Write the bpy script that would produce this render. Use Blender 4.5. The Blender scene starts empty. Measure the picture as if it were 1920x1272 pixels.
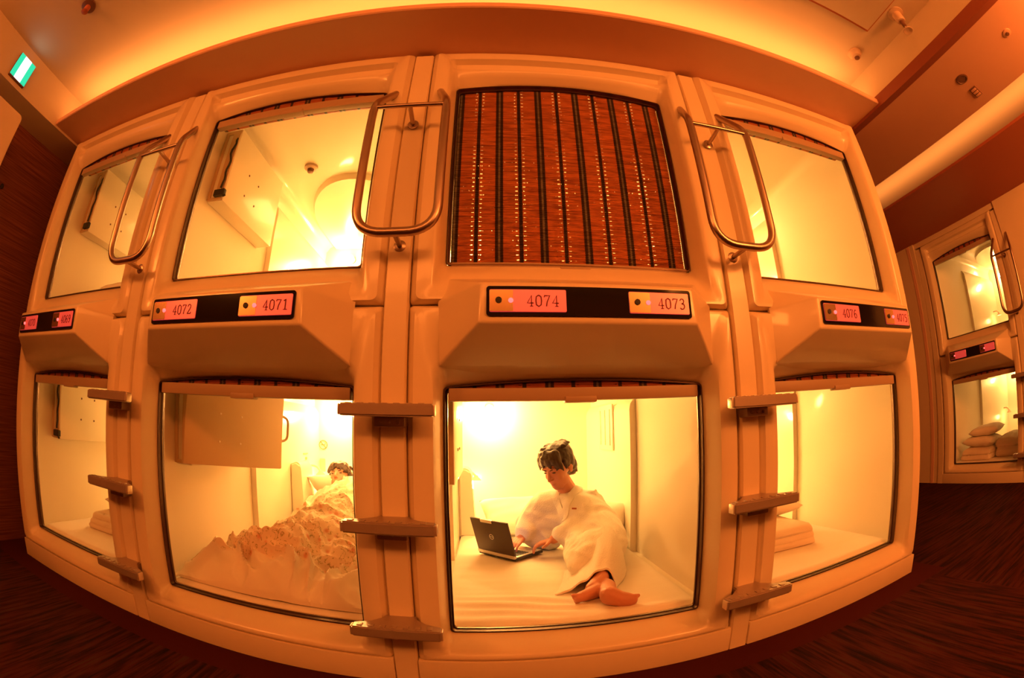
import bpy, bmesh, math, random
from math import sin, cos, pi, radians, sqrt, exp
from mathutils import Vector, Matrix, Euler, noise

random.seed(7)
SC = bpy.context.scene
COL = SC.collection

# ------------------------------------------------------------------ helpers
def link_mesh(name, me, mat=None, parent=None, loc=None):
    o = bpy.data.objects.new(name, me)
    COL.objects.link(o)
    if mat is not None and not me.materials:
        me.materials.append(mat)
    if parent is not None:
        o.parent = parent
    if loc is not None:
        o.location = loc
    return o

def obj(name, bm, mat=None, parent=None, smooth=True, loc=None, normals=True):
    if normals:
        bmesh.ops.recalc_face_normals(bm, faces=bm.faces)
    me = bpy.data.meshes.new(name)
    bm.to_mesh(me)
    bm.free()
    if smooth:
        me.polygons.foreach_set('use_smooth', [True] * len(me.polygons))
        try:
            me.set_sharp_from_angle(angle=radians(38))
        except Exception:
            pass
    return link_mesh(name, me, mat, parent, loc)

def tag(o, label, cat, group=None):
    o['label'] = label
    o['category'] = cat
    if group:
        o['group'] = group
    return o

def empty(name, loc=(0, 0, 0), rz=0.0):
    o = bpy.data.objects.new(name, None)
    COL.objects.link(o)
    o.location = loc
    o.rotation_euler = (0, 0, rz)
    o.empty_display_size = 0.05
    return o

def struct(o):
    o['kind'] = 'structure'
    return o

def copy_tree(o, parent=None):
    c = o.copy()
    COL.objects.link(c)
    if parent is not None:
        c.parent = parent
    for ch in list(o.children):
        copy_tree(ch, c)
    return c

def box(bm, x0, x1, y0, y1, z0, z1, bev=0.0, seg=2, mat=None):
    r = bmesh.ops.create_cube(bm, size=1.0)
    vs = r['verts']
    for v in vs:
        v.co = Vector(((x0 + x1) / 2 + v.co.x * (x1 - x0), (y0 + y1) / 2 + v.co.y * (y1 - y0),
                       (z0 + z1) / 2 + v.co.z * (z1 - z0)))
    if bev > 0:
        es = list({e for v in vs for e in v.link_edges})
        r2 = bmesh.ops.bevel(bm, geom=es, offset=bev, segments=seg, affect='EDGES', profile=0.6)
        vs = list({v for f in r2['faces'] for v in f.verts} | {v for v in vs if v.is_valid})
    if mat is not None:
        bmesh.ops.transform(bm, matrix=mat, verts=vs)
    return vs

def tube(bm, pts, r, seg=10, cap=True):
    pts = [Vector(p) for p in pts]
    n = len(pts)
    rs = r if isinstance(r, (list, tuple)) else [r] * n
    rings = []
    up = None
    for i, p in enumerate(pts):
        d = (pts[min(i + 1, n - 1)] - pts[max(i - 1, 0)]).normalized()
        if up is None:
            a = Vector((0, 0, 1)) if abs(d.z) < 0.9 else Vector((1, 0, 0))
            up = (a - d * a.dot(d)).normalized()
        else:
            up = (up - d * up.dot(d)).normalized()
        s = d.cross(up)
        rings.append([bm.verts.new(p + (up * cos(2 * pi * k / seg) + s * sin(2 * pi * k / seg)) * rs[i])
                      for k in range(seg)])
    for i in range(n - 1):
        for k in range(seg):
            bm.faces.new((rings[i][k], rings[i][(k + 1) % seg], rings[i + 1][(k + 1) % seg], rings[i + 1][k]))
    if cap:
        bm.faces.new(rings[0][::-1])
        bm.faces.new(rings[-1])

def fillet(pts, rad, n=6):
    """round the corners of a polyline"""
    P = [Vector(p) for p in pts]
    out = [P[0]]
    for i in range(1, len(P) - 1):
        a, b, c = P[i - 1], P[i], P[i + 1]
        r = rad[i] if isinstance(rad, dict) and i in rad else (rad if not isinstance(rad, dict) else 0.02)
        d1, d2 = (a - b), (c - b)
        l = min(r, d1.length * .49, d2.length * .49)
        p1, p2 = b + d1.normalized() * l, b + d2.normalized() * l
        for k in range(n + 1):
            t = k / n
            out.append(p1 * (1 - t) ** 2 + b * 2 * t * (1 - t) + p2 * t * t)
    out.append(P[-1])
    return out

def lathe(bm, prof, seg=20, mat=None):
    rings = []
    for (r, z) in prof:
        rings.append([bm.verts.new((max(r, 1e-5) * cos(2 * pi * k / seg), max(r, 1e-5) * sin(2 * pi * k / seg), z))
                      for k in range(seg)])
    for i in range(len(rings) - 1):
        for k in range(seg):
            bm.faces.new((rings[i][k], rings[i][(k + 1) % seg], rings[i + 1][(k + 1) % seg], rings[i + 1][k]))
    bm.faces.new(rings[0][::-1])
    bm.faces.new(rings[-1])
    if mat is not None:
        bmesh.ops.transform(bm, matrix=mat, verts=[v for r in rings for v in r])

def prism(bm, poly, y0, y1, mat=None):
    """polygon in the XZ plane extruded along Y"""
    a = [bm.verts.new((x, y0, z)) for x, z in poly]
    b = [bm.verts.new((x, y1, z)) for x, z in poly]
    n = len(poly)
    for i in range(n):
        bm.faces.new((a[i], a[(i + 1) % n], b[(i + 1) % n], b[i]))
    bm.faces.new(a[::-1])
    bm.faces.new(b)
    if mat is not None:
        bmesh.ops.transform(bm, matrix=mat, verts=a + b)

def ellip(bm, c, r, rot=None, sub=3):
    ret = bmesh.ops.create_icosphere(bm, subdivisions=sub, radius=1.0)
    m = Matrix.Translation(Vector(c)) @ (rot.to_4x4() if rot is not None else Matrix()) @ \
        Matrix.Diagonal((r[0], r[1], r[2], 1.0))
    bmesh.ops.transform(bm, matrix=m, verts=ret['verts'])

def cone(bm, p0, r0, p1, r1, seg=14):
    """closed tapered capsule"""
    p0, p1 = Vector(p0), Vector(p1)
    ellip(bm, p0, (r0,) * 3, sub=2)
    ellip(bm, p1, (r1,) * 3, sub=2)
    d = p1 - p0
    if d.length < 1e-5:
        return
    ret = bmesh.ops.create_cone(bm, cap_ends=True, segments=seg, radius1=r0, radius2=r1, depth=d.length)
    q = Vector((0, 0, 1)).rotation_difference(d.normalized())
    m = Matrix.Translation((p0 + p1) / 2) @ q.to_matrix().to_4x4()
    bmesh.ops.transform(bm, matrix=m, verts=ret['verts'])

def chain(bm, pts):
    for (a, ra), (b, rb) in zip(pts[:-1], pts[1:]):
        cone(bm, a, ra, b, rb)

def blob(bm, voxel, smooth=4, factor=0.5):
    """turn overlapping closed volumes into one continuous surface"""
    me = bpy.data.meshes.new('tmp')
    bm.to_mesh(me)
    bm.free()
    o = bpy.data.objects.new('tmp', me)
    COL.objects.link(o)
    m = o.modifiers.new('r', 'REMESH')
    m.mode = 'VOXEL'
    m.voxel_size = voxel
    if smooth:
        s = o.modifiers.new('s', 'SMOOTH')
        s.iterations = smooth
        s.factor = factor
    dg = bpy.context.evaluated_depsgraph_get()
    res = bpy.data.meshes.new_from_object(o.evaluated_get(dg), depsgraph=dg)
    bpy.data.objects.remove(o)
    bpy.data.meshes.remove(me)
    res.polygons.foreach_set('use_smooth', [True] * len(res.polygons))
    return res

def displace(me, fn):
    for v in me.vertices:
        v.co = fn(v.co.copy(), v.normal.copy())
    me.update()

def bez(p0, p1, p2, p3, n=10):
    p0, p1, p2, p3 = map(Vector, (p0, p1, p2, p3))
    return [p0 * (1 - t) ** 3 + p1 * 3 * t * (1 - t) ** 2 + p2 * 3 * t * t * (1 - t) + p3 * t ** 3
            for t in [i / n for i in range(n + 1)]]

# ------------------------------------------------------------------ materials
def srgb(r, g, b):
    f = lambda c: (c / 255 / 12.92) if c / 255 <= 0.04045 else ((c / 255 + 0.055) / 1.055) ** 2.4
    return (f(r), f(g), f(b), 1.0)

def mat(name, col, rough=0.5, metal=0.0, spec=0.5, coat=0.0, emit=None, estr=0.0, bump=None, vary=0.0, vscale=20, sheen=0.0):
    m = bpy.data.materials.new(name)
    m.use_nodes = True
    nt = m.node_tree
    b = nt.nodes['Principled BSDF']
    b.inputs['Base Color'].default_value = col if len(col) == 4 else (*col, 1)
    b.inputs['Roughness'].default_value = rough
    b.inputs['Metallic'].default_value = metal
    b.inputs['Specular IOR Level'].default_value = spec
    b.inputs['Coat Weight'].default_value = coat
    b.inputs['Coat Roughness'].default_value = 0.06
    if sheen:
        b.inputs['Sheen Weight'].default_value = sheen
    if emit is not None:
        b.inputs['Emission Color'].default_value = emit if len(emit) == 4 else (*emit, 1)
        b.inputs['Emission Strength'].default_value = estr
    tc = nt.nodes.new('ShaderNodeTexCoord')
    if vary:
        n = nt.nodes.new('ShaderNodeTexNoise')
        n.inputs['Scale'].default_value = vscale
        n.inputs['Detail'].default_value = 4
        nt.links.new(tc.outputs['Object'], n.inputs['Vector'])
        mx = nt.nodes.new('ShaderNodeMix')
        mx.data_type = 'RGBA'
        c = b.inputs['Base Color'].default_value
        mx.inputs['A'].default_value = tuple(x * (1 - vary) for x in c[:3]) + (1,)
        mx.inputs['B'].default_value = tuple(min(1, x * (1 + vary)) for x in c[:3]) + (1,)
        nt.links.new(n.outputs['Fac'], mx.inputs['Factor'])
        nt.links.new(mx.outputs['Result'], b.inputs['Base Color'])
    if bump:
        sc, st, dist = bump
        n2 = nt.nodes.new('ShaderNodeTexNoise')
        n2.inputs['Scale'].default_value = sc
        n2.inputs['Detail'].default_value = 3
        nt.links.new(tc.outputs['Object'], n2.inputs['Vector'])
        bp = nt.nodes.new('ShaderNodeBump')
        bp.inputs['Strength'].default_value = st
        bp.inputs['Distance'].default_value = dist
        nt.links.new(n2.outputs['Fac'], bp.inputs['Height'])
        nt.links.new(bp.outputs['Normal'], b.inputs['Normal'])
    return m

M = {}
M['frp'] = mat('ivory_plastic', (0.80, 0.66, 0.46), 0.30, coat=0.30, vary=0.04, vscale=6)
M['inner'] = mat('capsule_lining', (0.86, 0.78, 0.62), 0.28, coat=0.35, vary=0.02, vscale=5)
M['rail'] = mat('dark_bronze_rail', (0.10, 0.055, 0.035), 0.30, metal=0.8)
M['bar'] = mat('blind_bar_plastic', (0.42, 0.29, 0.19), 0.45)
M['chrome'] = mat('brushed_steel', (0.46, 0.36, 0.31), 0.30, metal=1.0)
M['step'] = mat('step_aluminium', (0.42, 0.33, 0.28), 0.38, metal=0.45, vary=0.06, vscale=30)
M['stepcap'] = mat('step_cap', (0.75, 0.62, 0.5), 0.3, metal=0.6)
M['black'] = mat('black_panel', (0.012, 0.008, 0.007), 0.08)
M['soft_black'] = mat('black_rubber', (0.02, 0.015, 0.012), 0.6)
M['paint'] = mat('ceiling_paint', (0.66, 0.55, 0.42), 0.85, vary=0.03, vscale=3)
M['soffit'] = mat('soffit_paint', (0.78, 0.47, 0.34), 0.8, vary=0.03, vscale=3)
M['bulk'] = mat('bulkhead_paint', (0.70, 0.40, 0.28), 0.8, vary=0.03, vscale=3)
M['redtrim'] = mat('red_brown_trim', (0.42, 0.11, 0.055), 0.6)
M['darktrim'] = mat('dark_edge_trim', (0.26, 0.065, 0.035), 0.6)
M['fix'] = mat('fixture_plastic', (0.62, 0.45, 0.33), 0.5)
M['fixdark'] = mat('fixture_dark', (0.16, 0.07, 0.045), 0.5)
M['sheet'] = mat('white_cotton', (0.86, 0.80, 0.70), 0.9, bump=(60, 0.15, 0.004), sheen=0.1)
M['quiltw'] = mat('quilt_cotton', (0.80, 0.70, 0.56), 0.9, bump=(45, 0.25, 0.004), sheen=0.1)
M['robe'] = mat('terry_robe', (0.88, 0.82, 0.74), 0.95, bump=(160, 0.5, 0.004), sheen=0.2)
M['skin'] = mat('skin', (0.58, 0.235, 0.14), 0.5, vary=0.05, vscale=30)
M['hair'] = mat('dark_brown_hair', (0.045, 0.018, 0.010), 0.45, bump=(90, 0.6, 0.004))
M['eye'] = mat('eye_dark', (0.03, 0.015, 0.01), 0.3)
M['lip'] = mat('lips', (0.50, 0.17, 0.12), 0.5)
M['lap'] = mat('laptop_lid', (0.045, 0.022, 0.02), 0.45)
M['lapbase'] = mat('laptop_dark_base', (0.02, 0.012, 0.012), 0.45)
M['silver'] = mat('laptop_silver', (0.62, 0.58, 0.54), 0.35, metal=0.5)
M['keys'] = mat('laptop_keys', (0.03, 0.03, 0.032), 0.5)
M['plate'] = mat('number_plate', (0.80, 0.30, 0.25), 0.30, metal=0.3, emit=(1.0, 0.06, 0.07), estr=0.34)  # red LED glow put into the plate's base colour and emission
M['keyplate'] = mat('lock_plate', (0.60, 0.40, 0.22), 0.25, metal=0.9)
M['digit'] = mat('digit_ink', (0.16, 0.01, 0.01), 0.5)
M['led'] = mat('red_led', (1, 0.05, 0.05), 0.3, emit=(1.0, 0.09, 0.09), estr=3.2)
M['lampglass'] = mat('lamp_glass', (1, 0.9, 0.7), 0.4, emit=(1.0, 0.62, 0.25), estr=60.0)
M['signgreen'] = mat('sign_green', (0.0, 0.4, 0.25), 0.5, emit=(0.02, 0.75, 0.42), estr=1.0)
M['signwhite'] = mat('sign_white', (0.8, 0.9, 0.9), 0.5, emit=(0.82, 1.0, 0.98), estr=2.2)
M['nosmoke'] = mat('sign_ink', (0.28, 0.10, 0.03), 0.6)
M['switch'] = mat('switch_plate', (0.72, 0.45, 0.22), 0.5)
M['cab'] = mat('cabinet_board', (0.62, 0.42, 0.24), 0.4, vary=0.04, vscale=8)
M['endpanel'] = mat('end_panel', (0.42, 0.20, 0.12), 0.6)
M['board'] = mat('board_cream', (0.70, 0.55, 0.40), 0.4)

def node_mat(name):
    m = bpy.data.materials.new(name)
    m.use_nodes = True
    return m, m.node_tree, m.node_tree.nodes, m.node_tree.links, m.node_tree.nodes['Principled BSDF']

def ramp(nodes, stops, interp='LINEAR'):
    r = nodes.new('ShaderNodeValToRGB')
    r.color_ramp.interpolation = interp
    els = r.color_ramp.elements
    while len(els) > 1:
        els.remove(els[-1])
    els[0].position, els[0].color = stops[0]
    for p, c in stops[1:]:
        e = els.new(p)
        e.color = c
    return r

def carpet():
    m, nt, N, L, b = node_mat('streaked_carpet')
    tc = N.new('ShaderNodeTexCoord')
    sep = N.new('ShaderNodeSeparateXYZ')
    L.new(tc.outputs['Object'], sep.inputs[0])
    def streak(sx, sy):
        mp = N.new('ShaderNodeMapping')
        mp.inputs['Scale'].default_value = (sx, sy, 1)
        L.new(tc.outputs['Object'], mp.inputs['Vector'])
        n = N.new('ShaderNodeTexNoise')
        n.inputs['Scale'].default_value = 1
        n.inputs['Detail'].default_value = 3
        n.inputs['Roughness'].default_value = 0.65
        L.new(mp.outputs[0], n.inputs['Vector'])
        return n
    a, c = streak(2.6, 46), streak(46, 2.6)
    # streaks run away from the capsules in front of them and crosswise in the side aisle
    g = N.new('ShaderNodeMath')
    g.operation = 'GREATER_THAN'
    L.new(sep.outputs['X'], g.inputs[0])
    g.inputs[1].default_value = 2.76
    mx = N.new('ShaderNodeMix')
    mx.data_type = 'FLOAT'
    L.new(g.outputs[0], mx.inputs['Factor'])
    L.new(c.outputs['Fac'], mx.inputs['A'])
    L.new(a.outputs['Fac'], mx.inputs['B'])
    rp = ramp(N, [(0.30, (0.010, 0.005, 0.004, 1)), (0.45, (0.028, 0.007, 0.005, 1)), (0.56, (0.060, 0.011, 0.007, 1)),
                  (0.70, (0.052, 0.020, 0.010, 1))])
    L.new(mx.outputs['Result'], rp.inputs[0])
    # plain dark red border strip along the foot of the capsules
    e1 = N.new('ShaderNodeMath')
    e1.operation = 'GREATER_THAN'
    L.new(sep.outputs['Y'], e1.inputs[0])
    e1.inputs[1].default_value = -0.235
    e2 = N.new('ShaderNodeMath')
    e2.operation = 'LESS_THAN'
    L.new(sep.outputs['X'], e2.inputs[0])
    e2.inputs[1].default_value = 2.86
    e3 = N.new('ShaderNodeMath')
    e3.operation = 'MULTIPLY'
    L.new(e1.outputs[0], e3.inputs[0])
    L.new(e2.outputs[0], e3.inputs[1])
    mb = N.new('ShaderNodeMix')
    mb.data_type = 'RGBA'
    L.new(e3.outputs[0], mb.inputs['Factor'])
    L.new(rp.outputs[0], mb.inputs['A'])
    mb.inputs['B'].default_value = (0.055, 0.008, 0.007, 1)
    L.new(mb.outputs['Result'], b.inputs['Base Color'])
    b.inputs['Roughness'].default_value = 0.95
    b.inputs['Specular IOR Level'].default_value = 0.1
    n2 = N.new('ShaderNodeTexNoise')
    n2.inputs['Scale'].default_value = 300
    L.new(tc.outputs['Object'], n2.inputs['Vector'])
    bp = N.new('ShaderNodeBump')
    bp.inputs['Strength'].default_value = 0.4
    bp.inputs['Distance'].default_value = 0.004
    L.new(n2.outputs['Fac'], bp.inputs['Height'])
    L.new(bp.outputs[0], b.inputs['Normal'])
    return m
M['carpet'] = carpet()

def weave():
    m, nt, N, L, b = node_mat('woven_wallcovering')
    tc = N.new('ShaderNodeTexCoord')
    mp = N.new('ShaderNodeMapping')
    mp.inputs['Scale'].default_value = (2.5, 2.5, 150)
    L.new(tc.outputs['Object'], mp.inputs['Vector'])
    n = N.new('ShaderNodeTexNoise')
    n.inputs['Scale'].default_value = 1
    n.inputs['Detail'].default_value = 4
    L.new(mp.outputs[0], n.inputs['Vector'])
    rp = ramp(N, [(0.3, (0.11, 0.026, 0.014, 1)), (0.5, (0.19, 0.052, 0.026, 1)), (0.7, (0.27, 0.085, 0.042, 1))])
    L.new(n.outputs['Fac'], rp.inputs[0])
    L.new(rp.outputs[0], b.inputs['Base Color'])
    b.inputs['Roughness'].default_value = 0.85
    return m
M['weave'] = weave()

def blind_mat():
    """plaid reed mat: dark warp stripes, red-brown reeds, narrow gaps between the reeds"""
    m, nt, N, L, b = node_mat('plaid_reed_blind')
    out = N['Material Output']
    tc = N.new('ShaderNodeTexCoord')
    sep = N.new('ShaderNodeSeparateXYZ')
    L.new(tc.outputs['Object'], sep.inputs[0])
    def math(op, a, bb=None):
        n = N.new('ShaderNodeMath')
        n.operation = op
        for i, v in enumerate((a, bb)):
            if v is None:
                continue
            if isinstance(v, (int, float)):
                n.inputs[i].default_value = v
            else:
                L.new(v, n.inputs[i])
        return n.outputs[0]
    u = math('FRACT', math('MULTIPLY', math('ADD', sep.outputs['X'], 1.0 + 0.0445), 1 / 0.152))
    base = (0.40, 0.105, 0.03, 1)
    dk = (0.035, 0.016, 0.010, 1)
    gr = (0.17, 0.12, 0.075, 1)
    rp = ramp(N, [(0.0, base), (0.15, dk), (0.215, gr), (0.265, dk), (0.33, base), (0.69, dk), (0.77, base)], 'CONSTANT')
    L.new(u, rp.inputs[0])
    n = N.new('ShaderNodeTexNoise')
    n.inputs['Scale'].default_value = 1.0
    mp = N.new('ShaderNodeMapping')
    mp.inputs['Scale'].default_value = (14, 14, 170)
    L.new(tc.outputs['Object'], mp.inputs[0])
    L.new(mp.outputs[0], n.inputs['Vector'])
    mul = N.new('ShaderNodeMix')
    mul.data_type = 'RGBA'
    mul.blend_type = 'MULTIPLY'
    mul.inputs['Factor'].default_value = 1.0
    rp2 = ramp(N, [(0.3, (0.55, 0.5, 0.5, 1)), (0.7, (1.3, 1.3, 1.3, 1))])
    L.new(n.outputs['Fac'], rp2.inputs[0])
    L.new(rp.outputs[0], mul.inputs['A'])
    L.new(rp2.outputs[0], mul.inputs['B'])
    L.new(mul.outputs['Result'], b.inputs['Base Color'])
    b.inputs['Roughness'].default_value = 0.5
    b.inputs['Transmission Weight'].default_value = 0.0
    # gaps: thin slots between reeds, closed where the dark warp threads run
    w = math('FRACT', math('MULTIPLY', sep.outputs['Z'], 1 / 0.0178))
    slot = math('LESS_THAN', math('ABSOLUTE', math('SUBTRACT', w, 0.5)), 0.075)
    rm = ramp(N, [(0.0, (0, 0, 0, 1)), (0.61, (1, 1, 1, 1)), (0.665, (0, 0, 0, 1)), (0.79, (1, 1, 1, 1)), (0.845, (0, 0, 0, 1))], 'CONSTANT')
    L.new(u, rm.inputs[0])
    n3 = N.new('ShaderNodeTexNoise')
    n3.inputs['Scale'].default_value = 1
    mp3 = N.new('ShaderNodeMapping')
    mp3.inputs['Scale'].default_value = (160, 1, 60)
    L.new(tc.outputs['Object'], mp3.inputs[0])
    L.new(mp3.outputs[0], n3.inputs['Vector'])
    hole = math('GREATER_THAN', n3.outputs['Fac'], 0.46)
    speck = math('MULTIPLY', math('GREATER_THAN', n3.outputs['Fac'], 0.69), math('SUBTRACT', 1.0, math('LESS_THAN', math('ABSOLUTE', math('SUBTRACT', u, 0.24)), 0.10)))
    g = math('MULTIPLY', slot, math('MAXIMUM', math('MULTIPLY', rm.outputs[0], hole), speck))
    tr = N.new('ShaderNodeBsdfTransparent')
    tl = N.new('ShaderNodeBsdfTranslucent')
    L.new(mul.outputs['Result'], tl.inputs['Color'])
    m1 = N.new('ShaderNodeMixShader')
    m1.inputs[0].default_value = 0.22
    L.new(b.outputs[0], m1.inputs[1])
    L.new(tl.outputs[0], m1.inputs[2])
    m2 = N.new('ShaderNodeMixShader')
    L.new(g, m2.inputs[0])
    L.new(m1.outputs[0], m2.inputs[1])
    L.new(tr.outputs[0], m2.inputs[2])
    L.new(m2.outputs[0], out.inputs['Surface'])
    return m
M['blind'] = blind_mat()

def floral():
    m, nt, N, L, b = node_mat('floral_quilt')
    tc = N.new('ShaderNodeTexCoord')
    sep = N.new('ShaderNodeSeparateXYZ')
    L.new(tc.outputs['Object'], sep.inputs[0])
    v = N.new('ShaderNodeTexVoronoi')
    v.inputs['Scale'].default_value = 17
    v.inputs['Randomness'].default_value = 1
    L.new(tc.outputs['Object'], v.inputs['Vector'])
    cream = (0.80, 0.64, 0.48, 1)
    rp = ramp(N, [(0.0, (0.62, 0.30, 0.16, 1)), (0.16, (0.70, 0.34, 0.24, 1)), (0.30, cream), (1.0, cream)])
    L.new(v.outputs['Distance'], rp.inputs[0])
    v2 = N.new('ShaderNodeTexNoise')
    v2.inputs['Scale'].default_value = 26
    v2.inputs['Detail'].default_value = 5
    v2.inputs['Distortion'].default_value = 2.0
    L.new(tc.outputs['Object'], v2.inputs['Vector'])
    rp2 = ramp(N, [(0.0, (0, 0, 0, 1)), (0.56, (0, 0, 0, 1)), (0.60, (1, 1, 1, 1)), (0.64, (0, 0, 0, 1)), (1, (0, 0, 0, 1))])
    L.new(v2.outputs['Fac'], rp2.inputs[0])
    mx = N.new('ShaderNodeMix')
    mx.data_type = 'RGBA'
    L.new(rp2.outputs[0], mx.inputs['Factor'])
    L.new(rp.outputs[0], mx.inputs['A'])
    mx.inputs['B'].default_value = (0.30, 0.22, 0.07, 1)
    # white turned-back cover at the two ends of the quilt
    wob = N.new('ShaderNodeTexNoise')
    wob.inputs['Scale'].default_value = 4.0
    L.new(tc.outputs['Object'], wob.inputs['Vector'])
    ad = N.new('ShaderNodeMath')
    ad.operation = 'MULTIPLY_ADD'
    L.new(wob.outputs['Fac'], ad.inputs[0])
    ad.inputs[1].default_value = 0.22
    L.new(sep.outputs['Y'], ad.inputs[2])
    e = ramp(N, [(0.0, (0, 0, 0, 1)), (0.150, (0, 0, 0, 1)), (0.157, (1, 1, 1, 1)), (0.675, (1, 1, 1, 1)), (0.682, (0, 0, 0, 1)), (1, (0, 0, 0, 1))])
    sc = N.new('ShaderNodeMath')
    sc.operation = 'MULTIPLY'
    sc.inputs[1].default_value = 0.5
    L.new(ad.outputs[0], sc.inputs[0])
    L.new(sc.outputs[0], e.inputs[0])
    mx2 = N.new('ShaderNodeMix')
    mx2.data_type = 'RGBA'
    L.new(e.outputs[0], mx2.inputs['Factor'])
    mx2.inputs['A'].default_value = (0.84, 0.76, 0.64, 1)
    L.new(mx.outputs['Result'], mx2.inputs['B'])
    L.new(mx2.outputs['Result'], b.inputs['Base Color'])
    b.inputs['Roughness'].default_value = 0.9
    return m
M['floral'] = floral()
M['qstripe'] = M['quiltw']

# ------------------------------------------------------------------ layout constants (metres, floor at z = 0, facade glass plane at y = 0)
PITCH = 1.12
XC = [-0.041 + PITCH * k for k in (-1, 0, 1, 2)]
SEAM = [XC[0] + 0.56, XC[1] + 0.56, XC[2] + 0.56]
ZUP = 1.179            # upper capsule origin
RWX, RWY = 5.037, 0.558  # right-hand row: facade plane, centre of its first column
SOF = 2.318
CEIL = 2.55

# ------------------------------------------------------------------ capsule front frame
def ring_points(hw, zb, zt, r, arch, ds, db, dt, nb=16, ns=12, nc=4):
    """rounded rectangle with an arched top; depth blends between side, bottom and top values"""
    pts = []
    def d_at(x, z, side):
        return {'s': ds, 'b': db, 't': dt}[side]
    def add(x, z, d):
        if arch and z > zt - r - 1e-6:
            z = z + arch * max(0.0, 1 - (x / hw) ** 2) * max(0, min(1, (z - (zt - r)) / max(r, 1e-6)))
        pts.append((x, -d, z))
    for i in range(nb + 1):
        add(-hw + r + (2 * hw - 2 * r) * i / nb, zb, db)
    for i in range(1, nc):
        a = -pi / 2 + (pi / 2) * i / nc
        add(hw - r + r * cos(a), zb + r + r * sin(a), db + (ds - db) * i / nc)
    for i in range(ns + 1):
        add(hw, zb + r + (zt - zb - 2 * r) * i / ns, ds)
    for i in range(1, nc):
        a = (pi / 2) * i / nc
        add(hw - r + r * cos(a), zt - r + r * sin(a), ds + (dt - ds) * i / nc)
    for i in range(nb + 1):
        add(hw - r - (2 * hw - 2 * r) * i / nb, zt, dt)
    for i in range(1, nc):
        a = pi / 2 + (pi / 2) * i / nc
        add(-hw + r + r * cos(a), zt - r + r * sin(a), dt + (ds - dt) * i / nc)
    for i in range(ns + 1):
        add(-hw, zt - r - (zt - zb - 2 * r) * i / ns, ds)
    for i in range(1, nc):
        a = pi + (pi / 2) * i / nc
        add(-hw + r + r * cos(a), zb + r + r * sin(a), ds + (db - ds) * i / nc)
    return pts

def loft(bm, loops, closed=True):
    rings = [[bm.verts.new(p) for p in lp] for lp in loops]
    n = len(rings[0])
    for a, b in zip(rings[:-1], rings[1:]):
        for k in range(n if closed else n - 1):
            bm.faces.new((a[k], a[(k + 1) % n], b[(k + 1) % n], b[k]))
    return rings

LOW = [(.521, .098, 1.203, .006, 0, .02, .02, .02),
       (.521, .098, 1.203, .010, 0, .060, .078, .060),
       (.516, .099, 1.200, .014, 0, .070, .086, .070),
       (.500, .104, 1.190, .020, 0, .092, .090, .088),
       (.490, .110, 1.180, .024, 0, .093, .090, .089),
       (.452, .122, 1.030, .030, 0, .091, .084, .086),
       (.442, .134, 1.014, .034, .006, .086, .068, .070),
       (.434, .150, 1.000, .030, .012, .064, .038, .044),
       (.427, .162, .978, .020, .018, .018, .010, .012),
       (.420, .167, .966, .012, .022, .0, .0, .0),
       (.418, .167, .966, .012, .022, -.034, -.034, -.034),
       (.418, .167, .966, .012, .022, -.040, -.040, -.040),
       (.500, .150, 1.140, .012, 0, -.041, -.041, -.041)]
UPW = [(.521, 1.209, 2.315, .006, 0, .02, .02, .02),
       (.521, 1.209, 2.315, .010, 0, .058, .058, .050),
       (.516, 1.211, 2.313, .014, 0, .070, .070, .062),
       (.500, 1.216, 2.305, .020, 0, .090, .090, .072),
       (.490, 1.222, 2.300, .024, 0, .091, .090, .074),
       (.456, 1.240, 2.264, .026, 0, .089, .086, .075),
       (.452, 1.252, 2.252, .026, 0, .088, .078, .048),
       (.449, 1.266, 2.226, .026, 0, .087, .068, .044),
       (.446, 1.284, 2.214, .026, 0, .085, .056, .058),
       (.441, 1.306, 2.194, .028, .006, .080, .042, .056),
       (.434, 1.330, 2.172, .028, .014, .060, .022, .040),
       (.427, 1.347, 2.148, .020, .024, .018, .006, .012),
       (.420, 1.354, 2.134, .012, .030, .0, .0, .0),
       (.418, 1.354, 2.134, .012, .030, -.034, -.034, -.034),
       (.418, 1.354, 2.134, .012, .030, -.040, -.040, -.040),
       (.500, 1.329, 2.319, .012, 0, -.041, -.041, -.041)]

def frame_mesh(spec, z0):
    bm = bmesh.new()
    loops = []
    for s in spec:
        pts = ring_points(*s)
        lp = []
        for (x, y, z) in pts:
            if z > 1.3 and y < -0.03:
                y += 0.012 * (z - 1.3)
            lp.append((x, y, z - z0))
        loops.append(lp)
    loft(bm, loops)
    return bm

def me_from(name, bm, smooth=True, ang=38):
    bmesh.ops.recalc_face_normals(bm, faces=bm.faces)
    me = bpy.data.meshes.new(name)
    bm.to_mesh(me)
    bm.free()
    if smooth:
        me.polygons.foreach_set('use_smooth', [True] * len(me.polygons))
        me.set_sharp_from_angle(angle=radians(ang))
    return me

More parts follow.
